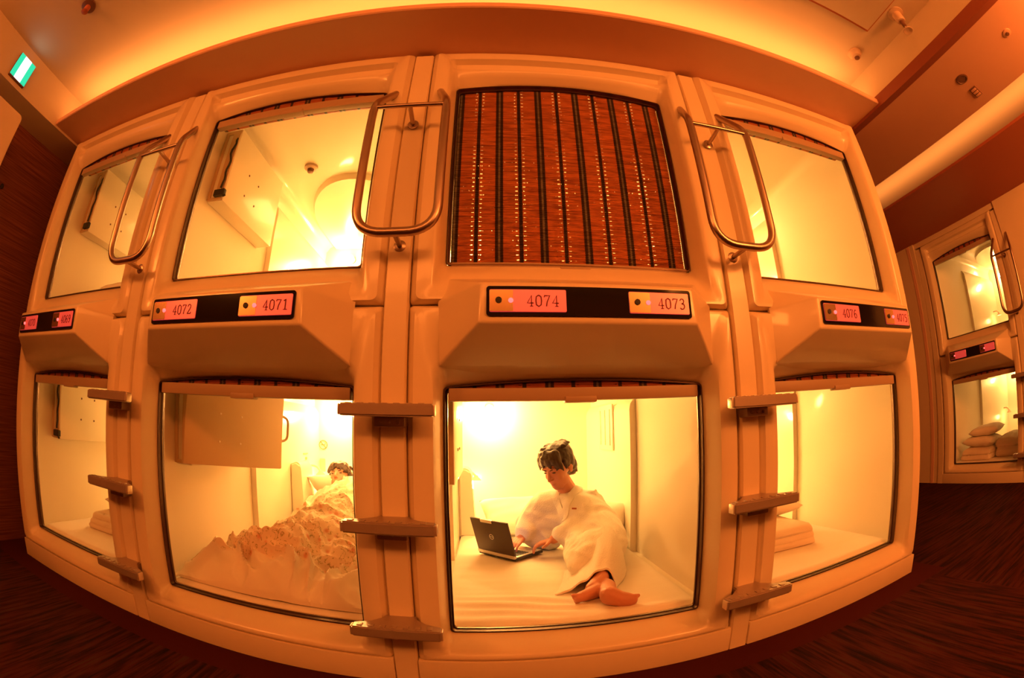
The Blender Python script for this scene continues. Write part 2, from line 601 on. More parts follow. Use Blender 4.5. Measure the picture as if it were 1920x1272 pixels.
# interior shell: a liner of fibreglass, with a step in the side walls two fifths of the way in
def interior_mesh():
    bm = bmesh.new()
    def section(hw, y, zc, ch):
        return [(-hw, y, .150), (hw, y, .150), (hw, y, zc - ch), (hw - ch * .55, y, zc - ch * .25), (hw - ch * 1.3, y, zc),
                (-hw + ch * 1.3, y, zc), (-hw + ch * .55, y, zc - ch * .25), (-hw, y, zc - ch)]
    loops = [section(.500, .041, 1.14, .055), section(.500, .30, 1.14, .055), section(.500, .62, 1.14, .055), section(.500, .935, 1.14, .055)]
    rings = loft(bm, loops)
    # the far length: side walls stand 34 mm proud up to shoulder height
    loops2 = [section(.500, .935, 1.14, .055), section(.500, 1.3, 1.14, .055), section(.500, 1.985, 1.14, .055)]
    r2 = loft(bm, loops2)
    bm.faces.new(r2[-1])
    bmesh.ops.remove_doubles(bm, verts=bm.verts, dist=1e-4)
    for s in (-1, 1):
        prism(bm, [(s * .499, .15), (s * .464, .15), (s * .464, .93), (s * .470, .96), (s * .499, 1.0)], .935, 1.985)
    return me_from('interior_shell', bm)

def liner_extra_mesh():
    bm = bmesh.new()
    # D-shaped canopy on the ceiling
    pts = [(0.42 * sin(a), 1.62 - 0.74 * cos(a)) for a in [(-pi / 2 + pi * i / 28) for i in range(29)]]
    top = [bm.verts.new((x, y, 1.139)) for x, y in pts] + [bm.verts.new((.42, 1.98, 1.139)), bm.verts.new((-.42, 1.98, 1.139))]
    bot = [bm.verts.new((x * .975, 1.62 + (y - 1.62) * .975, 1.105)) for x, y in pts] + [bm.verts.new((.41, 1.98, 1.105)), bm.verts.new((-.41, 1.98, 1.105))]
    n = len(top)
    for i in range(n):
        bm.faces.new((top[i], top[(i + 1) % n], bot[(i + 1) % n], bot[i]))
    bm.faces.new(top)
    bm.faces.new(bot[::-1])
    return me_from('ceiling_canopy', bm)

def console_mesh():
    """bedside block on the left wall with a rounded top corner"""
    bm = bmesh.new()
    poly = [(-.463, .166), (-.352, .166), (-.370, .36)]
    for i in range(9):
        a = (pi / 2) * i / 8
        poly.append((-.425 + .046 * cos(a), .545 + .060 * sin(a)))
    poly.append((-.463, .590))
    prism(bm, poly, 1.42, 1.62)
    bmesh.ops.bevel(bm, geom=[e for e in bm.edges if abs(e.verts[0].co.y - e.verts[1].co.y) < 1e-5], offset=.012, segments=3, affect='EDGES')
    return me_from('bedside_block', bm)

def cabinet_mesh(sx=1):
    bm = bmesh.new()
    box(bm, -.498, -.402, .215, .80, .640, 1.06, bev=.006)
    if sx < 0:
        for v in bm.verts:
            v.co.x = -v.co.x
    return me_from('cabinet', bm)

def cabinet_front_mesh(sx=1):
    """raised strip and screw heads on the front end and face of the cabinet"""
    bm = bmesh.new()
    box(bm, -.452, -.404, .206, .216, .645, 1.05, bev=.003)
    box(bm, -.498, -.480, .206, .216, .645, 1.05, bev=.003)
    box(bm, -.490, -.44, .208, .216, 1.03, 1.05)
    box(bm, -.490, -.44, .208, .216, .645, .66)
    if sx < 0:
        for v in bm.verts:
            v.co.x = -v.co.x
    return me_from('end_strip', bm)

SCREWS = [(y, z) for y in (.40, .52) for z in (.76, .88)]
def screws_mesh(sx=1):
    bm = bmesh.new()
    lathe(bm, [(.006, 0), (.006, .002), (.004, .003)], 10, Matrix.Translation((-.4015, 0, 0)) @ Matrix.Rotation(pi / 2, 4, 'Y'))
    if sx < 0:
        for v in bm.verts:
            v.co.x = -v.co.x
    return me_from('screw', bm)

def cable_mesh(sx=1):
    bm = bmesh.new()
    pts = [(-.416, .212, 1.00)]
    for i in range(14):
        t = i / 13
        pts.append((-.414 + .006 * sin(t * 17), .198 + .004 * cos(t * 11), .98 - .28 * t))
    tube(bm, pts, .006, 8)
    box(bm, -.450, -.385, .186, .210, .655, .690, bev=.006)
    tube(bm, [(-.40, .195, .665), (-.385, .19, .648), (-.372, .188, .650)], .005, 8)
    if sx < 0:
        for v in bm.verts:
            v.co.x = -v.co.x
    return me_from('cable', bm)

def rail_mesh(spec_hw, zb, zt, arch):
    """dark U-channel running round the opening, in which the blind slides"""
    bm = bmesh.new()
    def ring(hw, zb_, zt_, d, a=arch):
        return ring_points(hw, zb_, zt_, .012, a, d, d, d)
    loops = [ring(.4195, zb + .0005, zt - .0005, .002), ring(.4185, zb + .0015, zt - .0015, .006), ring(.4145, zb + .0055, zt - .0055, .006),
             ring(.4135, zb + .0065, zt - .0065, -.004), ring(.4125, zb + .0070, zt - .0075, -.010), ring(.4115, zb + .0075, zt - .0085, -.012), ring(.4080, zb + .010, zt - .012, -.012),
             ring(.4075, zb + .0105, zt - .0125, -.020), ring(.4170, zb + .003, zt - .002, -.036)]
    loft(bm, loops)
    return bm

def blind_roll_mesh(zt, arch, half=.404):
    """rolled-up mat seen in the arch above the bar"""
    bm = bmesh.new()
    tube(bm, [(-half, .062, zt + .012), (half, .062, zt + .012)], .030, 16)
    vs = []
    # hanging length with the reeds across
    n = 8
    z0, z1 = zt - .012, zt + arch + .004
    rows = []
    for i in range(n + 1):
        z = z0 + (z1 - z0) * i / n
        rows.append([bm.verts.new((x, .004 + (.003 if i % 2 else 0), z)) for x in (-half, half)])
    for a, b in zip(rows[:-1], rows[1:]):
        bm.faces.new((a[0], a[1], b[1], b[0]))
    return bm

def blind_full_mesh(zb, zt, arch, half=.407):
    bm = bmesh.new()
    n = 92
    rows = []
    for i in range(n * 2 + 1):
        z = zb + (zt + arch - zb) * i / (n * 2)
        y = .022 + .0022 * cos(pi * i)
        rows.append([bm.verts.new((x, y, z)) for x in (-half, -half / 3, half / 3, half)])
    for a, b in zip(rows[:-1], rows[1:]):
        for k in range(3):
            bm.faces.new((a[k], a[k + 1], b[k + 1], b[k]))
    return bm

def bar_mesh(z0, z1, half=.404, tabdn=True):
    bm = bmesh.new()
    box(bm, -half, half, -.004, .030, z0, z1, bev=.004)
    box(bm, -.050, .050, -.010, .028, z0 - .007, z0 + .012, bev=.004)
    return bm

# ---- number panel bump of the lower capsule
def bump_mesh():
    bm = bmesh.new()
    F = .222
    def V(x, d, z):
        return bm.verts.new((x, -d, z))
    fbl, fbr = V(-.310, F, 1.112), V(.310, F, 1.112)
    ftl, ftr = V(-.304, F, 1.222), V(.304, F, 1.222)
    bbl, bbr = V(-.424, .088, 1.020), V(.424, .088, 1.020)
    btl, btr = V(-.432, .086, 1.205), V(.432, .086, 1.205)
    kbl, kbr = V(-.424, .03, 1.00), V(.424, .03, 1.00)
    tl, tr = V(-.415, .030, 1.300), V(.415, .030, 1.300)
    bm.faces.new((fbl, fbr, ftr, ftl))
    bm.faces.new((bbl, bbr, fbr, fbl))
    bm.faces.new((bbl, fbl, ftl, btl))
    bm.faces.new((fbr, bbr, btr, ftr))
    bm.faces.new((ftl, ftr, tr, tl))
    bm.faces.new((ftl, tl, btl))
    bm.faces.new((ftr, btr, tr))
    bm.faces.new((kbl, kbr, bbr, bbl))
    bm.faces.new((kbl, bbl, btl, tl))
    bm.faces.new((bbr, kbr, tr, btr))
    bm.faces.new((kbr, kbl, tl, tr))
    bmesh.ops.recalc_face_normals(bm, faces=bm.faces)
    es = [e for e in bm.edges if min(e.verts[0].co.y, e.verts[1].co.y) < -.2]
    bmesh.ops.bevel(bm, geom=es, offset=.007, segments=3, affect='EDGES', profile=.6)
    return me_from('plate_hood', bm, ang=30)

def rrect(x0, x1, z0, z1, r, n=4):
    out = []
    for cx, cz, a0 in ((x1 - r, z0 + r, -pi / 2), (x1 - r, z1 - r, 0), (x0 + r, z1 - r, pi / 2), (x0 + r, z0 + r, pi)):
        for i in range(n + 1):
            a = a0 + (pi / 2) * i / n
            out.append((cx + r * cos(a), cz + r * sin(a)))
    return out

def panel_mesh():
    bm = bmesh.new()
    prism(bm, rrect(-.290, .290, 1.128, 1.210, .008), -.2275, -.218)
    return me_from('number_panel', bm)

# digits with thick and thin strokes and small serifs, unit box 0..0.6 x 0..1
DIG = {
    '0': [([(.30, 1.0), (.10, .86), (.06, .5), (.10, .14), (.30, 0), (.50, .14), (.54, .5), (.50, .86), (.30, 1.0)], .085)],
    '1': [([(.12, .84), (.32, .99), (.32, .02)], .10), ([(.12, .02), (.52, .02)], .05)],
    '2': [([(.08, .76), (.14, .93), (.32, 1.0), (.48, .9), (.50, .7), (.36, .44), (.08, .05)], .08), ([(.07, .04), (.54, .04), (.56, .2)], .08)],
    '3': [([(.08, .82), (.2, .98), (.4, .97), (.48, .8), (.42, .6), (.24, .54)], .08), ([(.24, .54), (.46, .46), (.52, .26), (.42, .06), (.2, 0), (.06, .14)], .09)],
    '4': [([(.40, .02), (.40, .98), (.05, .30), (.58, .30)], .08), ([(.26, .02), (.54, .02)], .045)],
    '5': [([(.50, .97), (.16, .97), (.11, .58), (.32, .62), (.50, .5), (.52, .24), (.38, .03), (.18, .0), (.06, .12)], .085)],
    '6': [([(.50, .9), (.30, .98), (.12, .72), (.07, .35), (.16, .06), (.32, 0), (.50, .12), (.52, .36), (.38, .54), (.2, .52), (.09, .34)], .08)],
    '7': [([(.06, .82), (.08, .96), (.54, .96), (.30, .40), (.24, .02)], .085)],
    '9': [([(.10, .1), (.30, .02), (.46, .26), (.53, .65), (.44, .94), (.28, 1.0), (.10, .88), (.08, .64), (.22, .46), (.4, .48), (.51, .66)], .08)],
}

def ribbon(bm, pts, w, y, mat4=None):
    n = len(pts)
    L, R = [], []
    for i, (x, z) in enumerate(pts):
        a = pts[max(i - 1, 0)]
        c = pts[min(i + 1, n - 1)]
        dx, dz = c[0] - a[0], c[1] - a[1]
        l = max(sqrt(dx * dx + dz * dz), 1e-6)
        nx, nz = -dz / l * w / 2, dx / l * w / 2
        L.append(bm.verts.new((x + nx, y, z + nz)))
        R.append(bm.verts.new((x - nx, y, z - nz)))
    for i in range(n - 1):
        bm.faces.new((L[i], R[i], R[i + 1], L[i + 1]))

def digits_mesh(txt, x0, z0, h, y):
    bm = bmesh.new()
    adv = .72 * h
    for i, ch in enumerate(txt):
        for pts, w in DIG[ch]:
            dense = []
            for a, b in zip(pts[:-1], pts[1:]):
                dense.append(a)
                dense.append(((a[0] + b[0]) / 2, (a[1] + b[1]) / 2))
            dense.append(pts[-1])
            ribbon(bm, [(x0 + i * adv + px * h, z0 + pz * h) for px, pz in pts], w * h * 1.25, y)
    r = bmesh.ops.extrude_face_region(bm, geom=list(bm.faces))
    for v in [g for g in r['geom'] if isinstance(g, bmesh.types.BMVert)]:
        v.co.y += .0012
    return me_from('room_number', bm, smooth=False)

def plate_body_mesh(x0, x1):
    bm = bmesh.new()
    prism(bm, rrect(x0, x1, 1.138, 1.200, .004), -.2305, -.226)
    bmesh.ops.bevel(bm, geom=[e for e in bm.edges if abs(e.verts[0].co.y - e.verts[1].co.y) < 1e-6 and e.verts[0].co.y < -.23],
                    offset=.001, segments=1, affect='EDGES')
    return me_from('number_plate', bm)

# ------------------------------------------------------------------ shared capsule meshes
ME = {}
ME['fl'] = me_from('front_frame', frame_mesh(LOW, 0.0), ang=42)
ME['fu'] = me_from('front_frame', frame_mesh(UPW, ZUP), ang=42)
ME['in'] = interior_mesh()
ME['can'] = liner_extra_mesh()
ME['con'] = console_mesh()
for s, k in ((1, ''), (-1, 'm')):
    ME['cab' + k] = cabinet_mesh(s)
    ME['cst' + k] = cabinet_front_mesh(s)
    ME['scr' + k] = screws_mesh(s)
    ME['cbl' + k] = cable_mesh(s)
ME['rl'] = me_from('blind_rail', rail_mesh(0, .167, .966, .022))
ME['ru'] = me_from('blind_rail', rail_mesh(0, 1.354 - ZUP, 2.134 - ZUP, .030))
ME['bl'] = me_from('blind', blind_roll_mesh(.966, .022), ang=60)
ME['bu'] = me_from('blind', blind_roll_mesh(2.134 - ZUP, .030), ang=60)
ME['bf'] = me_from('blind', blind_full_mesh(1.362 - ZUP, 2.134 - ZUP, .030), ang=80)
ME['barl'] = me_from('bottom_bar', bar_mesh(.922, .962))
ME['baru'] = me_from('bottom_bar', bar_mesh(2.088 - ZUP, 2.128 - ZUP))
ME['barf'] = me_from('bottom_bar', bar_mesh(1.340 - ZUP, 1.366 - ZUP))
ME['hood'] = bump_mesh()
ME['pan'] = panel_mesh()
bm = bmesh.new()
box(bm, -.521, .521, -.091, .02, 0.0, .095, bev=.005)
ME['pl'] = me_from('plinth', bm)
bm = bmesh.new()
lathe(bm, [(.001, -.03), (.018, -.026), (.027, -.012), (.029, .004), (.024, .02), (.012, .028)], 20)
ME['lamp'] = me_from('lamp_globe', bm)
bm = bmesh.new()
lathe(bm, [(.032, 0), (.032, .006), (.022, .012)], 20)
ME['lampbase'] = me_from('lamp_base', bm)
bm = bmesh.new()
lathe(bm, [(.0085, 0), (.0085, .003), (.006, .0032)], 16, Matrix.Rotation(pi / 2, 4, 'X'))
ME['keyh'] = me_from('keyhole', bm)
bm = bmesh.new()
lathe(bm, [(.0001, -.006), (.004, -.005), (.0065, -.002), (.0070, .002)], 16, Matrix.Rotation(-pi / 2, 4, 'X'))
ME['led'] = me_from('indicator_lamp', bm)
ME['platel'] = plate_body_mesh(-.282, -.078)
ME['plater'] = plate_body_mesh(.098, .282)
bm = bmesh.new()
prism(bm, rrect(0, .062, 1.140, 1.198, .003), -.2316, -.2300)
ME['lockp'] = me_from('lock_plate', bm)
# louvred vent on the right wall
bm = bmesh.new()
box(bm, .452, .463, 1.24, 1.56, .70, .98, bev=.004)
for i in range(3):
    box(bm, .446, .455, 1.28 + i * .11, 1.30 + i * .11, .73, .95, bev=.002)
ME['vent'] = me_from('wall_vent', bm)

bm = bmesh.new()
tube(bm, fillet([(-.466, 1.76, .56), (-.40, 1.76, .56), (-.36, 1.74, .525)], .03), .008, 10)
lathe(bm, [(.012, .06), (.016, .05), (.036, .028), (.034, .026), (.014, .046)], 18, Matrix.Translation((-.36, 1.74, .47)))
ME['arm'] = me_from('lamp_arm', bm)
LAMP_POS = (-.26, 1.885, 1.0)
LAMP2_POS = (-.36, 1.74, .47)
WARM = (1.0, 0.50, 0.135)

def lamp_light(name, loc, power, size, col=WARM):
    l = bpy.data.lights.new(name, 'POINT')
    l.energy = power
    l.color = col
    l.shadow_soft_size = size
    o = bpy.data.objects.new(name, l)
    COL.objects.link(o)
    o.location = loc
    return o

def area(name, loc, rot, sx, sy, power, col):
    l = bpy.data.lights.new(name, 'AREA')
    l.shape = 'RECTANGLE'
    l.size, l.size_y = sx, sy
    l.energy = power
    l.color = col
    o = bpy.data.objects.new(name, l)
    COL.objects.link(o)
    o.location = loc
    o.rotation_euler = rot
    return o

def child(name, me, mt, parent, loc=None):
    if not me.materials:
        me.materials.append(mt)
    o = bpy.data.objects.new(name, me)
    COL.objects.link(o)
    o.parent = parent
    if loc:
        o.location = loc
    return o

def capsule(upper, origin, rz, label, numbers=None, drawn=False, cab='closed', mirror=False, full=True, lit=1.0, group=None, vent=False, block=True):
    t = empty('sleeping_capsule', origin, rz)
    tag(t, label, 'capsule', group)
    child('front_frame', ME['fu'] if upper else ME['fl'], M['frp'], t)
    if not upper:
        child('plinth', ME['pl'], M['frp'], t)
        child('plate_hood', ME['hood'], M['frp'], t)
        child('number_panel', ME['pan'], M['black'], t)['label'] = 'glossy black name strip'
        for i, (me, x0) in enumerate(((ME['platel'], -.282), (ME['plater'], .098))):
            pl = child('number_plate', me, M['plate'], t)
            child('lock_plate', ME['lockp'], M['keyplate'], pl, (x0, 0, 0))
            child('keyhole', ME['keyh'], M['soft_black'], pl, (x0 + .024, -.2312, 1.170))
            child('indicator_lamp', ME['led'], M['led'], pl, (x0 + .056, -.2325, 1.169))
            if numbers:
                w = .186 if i == 0 else .174
                dm = digits_mesh(numbers[i], x0 + w - .088, 1.153, .031, -.2318)
                child('room_number', dm, M['digit'], pl)
    if not full:
        return t
    child('interior_shell', ME['in'], M['inner'], t)
    child('ceiling_canopy', ME['can'], M['inner'], t)
    if block:
        child('bedside_block', ME['con'], M['inner'], t)
    child('blind_rail', ME['ru'] if upper else ME['rl'], M['rail'], t)
    if drawn:
        b = child('blind', ME['bf'], M['blind'], t)
        b['label'] = 'plaid reed blind pulled all the way down'
        child('bottom_bar', ME['barf'], M['bar'], b)
    else:
        b = child('blind', ME['bu'] if upper else ME['bl'], M['blind'], t)
        b['label'] = 'plaid reed blind rolled up in the arch'
        child('bottom_bar', ME['baru'] if upper else ME['barl'], M['bar'], b)
    k = 'm' if mirror else ''
    c = child('cabinet', ME['cab' + k], M['inner'], t)
    child('end_strip', ME['cst' + k], M['cab'], c)
    if cab == 'cable':
        child('cable', ME['cbl' + k], M['soft_black'], c)
    if cab != 'door':
        for y, z in SCREWS:
            child('screw', ME['scr' + k], M['fixdark'], c, (0, y, z))
    else:
        # cabinet door swung out from the side wall, handle on its free edge
        bm = bmesh.new()
        d = Vector((.200, .60, 0)).normalized()
        mx = Matrix.Translation((-.405, .10, 0)) @ Matrix.Rotation(-math.atan2(d.x, d.y), 4, 'Z') @ Matrix.Rotation(-.055, 4, 'X')
        box(bm, -.010, .010, 0, .62, .655, 1.02, bev=.006, mat=mx)
        dr = obj('cabinet_door', bm, M['cab'], c)
        dr['label'] = 'brown cabinet door swung open into the capsule'
        bm = bmesh.new()
        tube(bm, [mx @ Vector(p) for p in fillet([(-.004, .60, .79), (.004, .665, .80), (.004, .665, .91), (-.004, .60, .92)], .03)], .007, 8)
        obj('door_handle', bm, M['fix'], dr)
        for y in (.20, .33):
            for z in (.76, .88):
                bm = bmesh.new()
                lathe(bm, [(.005, 0), (.005, .002), (.003, .003)], 10, mx @ Matrix.Translation((.0105, y, z)) @ Matrix.Rotation(pi / 2, 4, 'Y'))
                obj('screw', bm, M['stepcap'], dr)
    if vent:
        child('wall_vent', ME['vent'], M['inner'], t)
    lp = child('wall_lamp', ME['lampbase'], M['fix'], t, (LAMP_POS[0], LAMP_POS[1] + .085, LAMP_POS[2]))
    lp.rotation_euler = (pi / 2, 0, 0)
    gl = child('lamp_globe', ME['lamp'], M['lampglass'], lp, (0, 0, .042))
    child('lamp_arm', ME['arm'], M['fix'], t)
    R = Matrix.Translation(Vector(origin)) @ Matrix.Rotation(rz, 4, 'Z')
    lamp_light('capsule_lamp_light', R @ Vector((LAMP_POS[0], LAMP_POS[1] - .03, LAMP_POS[2] - .045)), 33.0 * lit, .035)
    cl = area('canopy_fill_light', R @ Vector((0, 1.30, 1.098)), (0, 0, rz), .5, .5, 7.5 * lit, WARM)  # soft fill added under the canopy to even out the light
    lamp_light('bedside_lamp_light', R @ Vector(LAMP2_POS), 9.0 * lit, .03)
    return t

# ------------------------------------------------------------------ the four main columns
NUM = [('4070', '4069'), ('4072', '4071'), ('4074', '4073'), ('4076', '4075')]
LOWLAB = ['lower ivory capsule at the left end, folded quilt inside, behind left row of steps',
          'lower ivory capsule with plates 4072 and 4071, sleeper under floral quilt inside',
          'lower ivory capsule with plates 4074 and 4073, person with laptop inside',
          'lower ivory capsule with plate 4076, folded quilt and bare bed inside']
UPLAB = ['upper ivory capsule at the left end, open, above the two small red plates',
         'upper ivory capsule above plates 4072 and 4071, open and empty',
         'upper ivory capsule closed by the plaid blind, above plates 4074 and 4073',
         'upper ivory capsule above plate 4076, open, its bare right wall showing']
caps = {}
for k in range(4):
    caps['l', k] = capsule(False, (XC[k], 0, 0), 0, LOWLAB[k], NUM[k], cab={0: 'cable', 1: 'door', 2: 'closed', 3: 'closed'}[k],
                           vent=(k == 2), lit=[.50, .92, 1.02, .72][k], group='lower capsules of the main row', block=(k in (1, 2)))
    caps['u', k] = capsule(True, (XC[k], 0, ZUP), 0, UPLAB[k], drawn=(k == 2), cab='cable' if k < 2 else 'closed',
                           lit=[.50, .78, .8, .66][k], group='upper capsules of the main row', block=False)

# fittings of the sleeper's capsule: no-smoking sign, switch plate, slotted panel and ledge on the far wall
t = caps['l', 1]
bm = bmesh.new()
Rm = Matrix.Translation((-.425, 1.982, .708)) @ Matrix.Rotation(pi / 2, 4, 'X')
seg = 28
for r0, r1 in ((.036, .031),):
    a = [[bm.verts.new(Rm @ Vector((r * cos(2 * pi * i / seg), r * sin(2 * pi * i / seg), h))) for i in range(seg)] for r, h in ((r0, 0), (r0, .002), (r1, .002), (r1, 0))]
    for q in range(3):
        for i in range(seg):
            bm.faces.new((a[q][i], a[q][(i + 1) % seg], a[q + 1][(i + 1) % seg], a[q + 1][i]))
box(bm, -.034, .034, -.003, .003, 0, .002, mat=Rm @ Matrix.Rotation(radians(-45), 4, 'Z'))
box(bm, -.020, .014, -.004, .002, 0, .0015, mat=Rm)
tube(bm, [Rm @ Vector((.012, .000, .001)), Rm @ Vector((.018, .010, .001)), Rm @ Vector((.014, .016, .001))], .0022, 6)
s = obj('no_smoking_sign', bm, M['nosmoke'], t)
bm = bmesh.new()
box(bm, -.455, -.410, 1.972, 1.986, .50, .60, bev=.004)
box(bm, -.445, -.420, 1.968, 1.975, .53, .57, bev=.003)
obj('switch_plate', bm, M['switch'], t)
bm = bmesh.new()
for i in range(4):
    box(bm, -.466, -.455, 1.70, 1.72, .50 + i * .035, .52 + i * .035, bev=.002)
box(bm, -.466, -.458, 1.66, 1.74, .645, .652)
obj('wall_slot', bm, M['switch'], t)
bm = bmesh.new()
box(bm, -.463, .463, 1.84, 1.984, .16, .455, bev=.012)
obj('head_ledge', bm, M['inner'], t)

# ------------------------------------------------------------------ ladders (post with three steps) and chrome hand rails at each seam
def post_mesh():
    bm = bmesh.new()
    pr = [(0.0, .088), (.60, .089), (1.2, .086), (2.0, .072), (2.296, .060)]
    rows = []
    for z, d in pr:
        rows.append([bm.verts.new(p) for p in ((-.0375, .02, z), (-.0375, -d + .006, z), (-.0335, -d, z), (.0335, -d, z), (.0375, -d + .006, z), (.0375, .02, z))])
    for a, b in zip(rows[:-1], rows[1:]):
        for i in range(5):
            bm.faces.new((a[i], a[i + 1], b[i + 1], b[i]))
        bm.faces.new((a[5], a[0], b[0], b[5]))
    bm.faces.new(rows[0])
    bm.faces.new(rows[-1])
    return me_from('post', bm)

def step_mesh():
    """tread that flares from the post to a wide front bar, centred on z = 0"""
    bm = bmesh.new()
    poly = [(-.048, -.080), (-.052, -.105), (-.085, -.140), (-.131, -.160), (-.131, -.192), (-.127, -.197), (.127, -.197), (.131, -.192),
            (.131, -.160), (.085, -.140), (.052, -.105), (.048, -.080)]
    a = [bm.verts.new((x, y, -.016)) for x, y in poly]
    b = [bm.verts.new((x, y, .018)) for x, y in poly]
    n = len(poly)
    for i in range(n):
        bm.faces.new((a[i], a[(i + 1) % n], b[(i + 1) % n], b[i]))
    bm.faces.new(a[::-1])
    bm.faces.new(b)
    bmesh.ops.recalc_face_normals(bm, faces=bm.faces)
    bmesh.ops.bevel(bm, geom=[e for e in bm.edges if abs(e.verts[0].co.z - e.verts[1].co.z) < 1e-6], offset=.004, segments=2, affect='EDGES')
    for i in range(7):   # grip ribs
        box(bm, -.115 + i * .034, -.099 + i * .034, -.186, -.166, .0175, .0205, bev=.001)
    return me_from('step', bm)

def bracket_mesh():
    bm = bmesh.new()
    box(bm, -.044, .044, -.135, -.082, -.044, -.014, bev=.005)
    for x in (-.025, 0, .025):
        lathe(bm, [(.0055, 0), (.0055, .003), (.003, .004)], 10, Matrix.Translation((x, -.1345, -.030)) @ Matrix.Rotation(pi / 2, 4, 'X'))
    return me_from('bracket', bm)

def cap_mesh():
    bm = bmesh.new()
    box(bm, .1295, .1350, -.193, -.163, -.014, .016, bev=.0025)
    return me_from('end_cap', bm)

ME['post'], ME['stp'], ME['brk'], ME['cap'] = post_mesh(), step_mesh(), bracket_mesh(), cap_mesh()
bm = bmesh.new(); bm.from_mesh(ME['cap'])
for v in bm.verts:
    v.co.x = -v.co.x
ME['capl'] = me_from('end_cap', bm)
STEPZ = (.884, .562, .240)

def ladder(origin, rz, label):
    t = empty('boarding_ladder', origin, rz)
    tag(t, label, 'ladder', 'boarding ladders between the capsules')
    child('post', ME['post'], M['frp'], t)
    for z in STEPZ:
        s = child('step', ME['stp'], M['step'], t, (0, 0, z))
        child('bracket', ME['brk'], M['step'], s)
        child('end_cap', ME['cap'], M['stepcap'], s)
        child('end_cap', ME['capl'], M['stepcap'], s)
    return t

def handrail_meshes():
    bm = bmesh.new()
    A, D = .126, .188
    pts = [(-.086, -.074, 2.055), (-A, -D, 1.905), (-A, -D, 1.392), (A, -D, 1.392), (A, -D, 1.905), (.086, -.074, 2.055)]
    tube(bm, fillet(pts, {1: .05, 2: .095, 3: .095, 4: .05}, 9), .0148, 14)
    loop = me_from('grab_loop', bm, ang=60)
    bm = bmesh.new()
    tube(bm, [(-A, -D, 1.888), (A, -D, 1.888)], .0085, 10)
    cb = me_from('cross_bar', bm, ang=60)
    st = []
    for z0, z1 in ((1.888, 1.882), (1.392, 1.392)):
        bm = bmesh.new()
        tube(bm, [(0, -D, z0), (0, -.084, z1)], .0085, 10)
        lathe(bm, [(.020, 0), (.020, .004), (.012, .007)], 16, Matrix.Translation((0, -.080, z1)) @ Matrix.Rotation(pi / 2, 4, 'X'))
        st.append(me_from('stand_off', bm, ang=60))
    return loop, cb, st
HL, HC, HS = handrail_meshes()

def handrail(origin, rz, label):
    t = empty('hand_rail', origin, rz)
    tag(t, label, 'hand rail', 'steel hand rails between the upper capsules')
    child('grab_loop', HL, M['chrome'], t)
    child('cross_bar', HC, M['chrome'], t)
    for m_ in HS:
        child('stand_off', m_, M['chrome'], t)
    return t

ladder((SEAM[0], 0, 0), 0, 'step ladder left of the plates 4072 and 4071, three short steps on an ivory post')
ladder((SEAM[1], 0, 0), 0, 'step ladder between the sleeper and the laptop user, three steps on an ivory post')
ladder((SEAM[2], 0, 0), 0, 'step ladder right of the plates 4074 and 4073, three steps on an ivory post')
handrail((SEAM[0], 0, 0), 0, 'looped steel hand rail at the far left, above the ladder left of plate 4072')
handrail((SEAM[1], 0, 0), 0, 'looped steel hand rail left of the drawn plaid blind')
handrail((SEAM[2], 0, 0), 0, 'looped steel hand rail right of the drawn plaid blind')

# ------------------------------------------------------------------ the second row, down the right-hand aisle
RZ = -pi / 2
def rw(y):
    return (RWX, y, 0)
rl = capsule(False, (RWX, RWY, 0), RZ, 'lower capsule of the far right row, a heap of bedding inside', None, cab='closed', mirror=True, lit=.15,
             group='capsules of the far right row', block=False)
ru = capsule(True, (RWX, RWY, ZUP), RZ, 'upper capsule of the far right row, empty and softly lit', cab='closed', mirror=True, lit=.15,
             group='capsules of the far right row', block=False)
for c in (rl, ru):
    cab = [ch for ch in c.children if ch.name.startswith('cabinet')][0]
    bm = bmesh.new()
    tube(bm, [(.440, .208, 1.0), (.440, .206, .75), (.440, .205, .69)], .004, 8)
    ellip(bm, (.440, .200, .685), (.014, .012, .014), sub=2)
    obj('cable', bm, M['soft_black'], cab)
ladder((RWX, RWY - .56, 0), RZ, 'step ladder at the right picture edge, in the far right row')
handrail((RWX, RWY - .56, 0), RZ, 'looped steel hand rail at the right picture edge, in the far right row')
bm = bmesh.new(); bm.from_mesh(ME['post'])
p = obj('filler_post', bm, M['frp'], None, loc=(RWX, RWY + .56, 0)); p.rotation_euler = (0, 0, RZ)
tag(p, 'plain ivory post left of the far right row of capsules', 'post')

# ------------------------------------------------------------------ room shell
def slab(name, x0, x1, y0, y1, z0, z1, m, bev=0.0):
    bm = bmesh.new()
    box(bm, x0, x1, y0, y1, z0, z1, bev=bev)
    return struct(obj(name, bm, m, smooth=bev > 0))

YB, YF = -4.6, 3.3
XW, XE = -1.98, 7.25
slab('floor', XW, XE, YB, YF, -.10, 0, M['carpet'])
slab('wall_left', XW - .1, XW, YB, YF, 0, 2.7, M['weave'])
slab('wall_back', XW, XE, YB - .1, YB, 0, 2.7, M['bulk'])
slab('wall_far', XW, XE, YF, YF + .1, 0, 2.7, M['bulk'])
slab('wall_right', XE, XE + .1, YB, YF, 0, 2.7, M['bulk'])
slab('ceiling', -1.72, 2.76, YB, .06, CEIL, CEIL + .1, M['paint'])
slab('trim_1', XW, -1.72, YB, YF, 2.305, CEIL + .1, M['paint'])            # left bulkhead
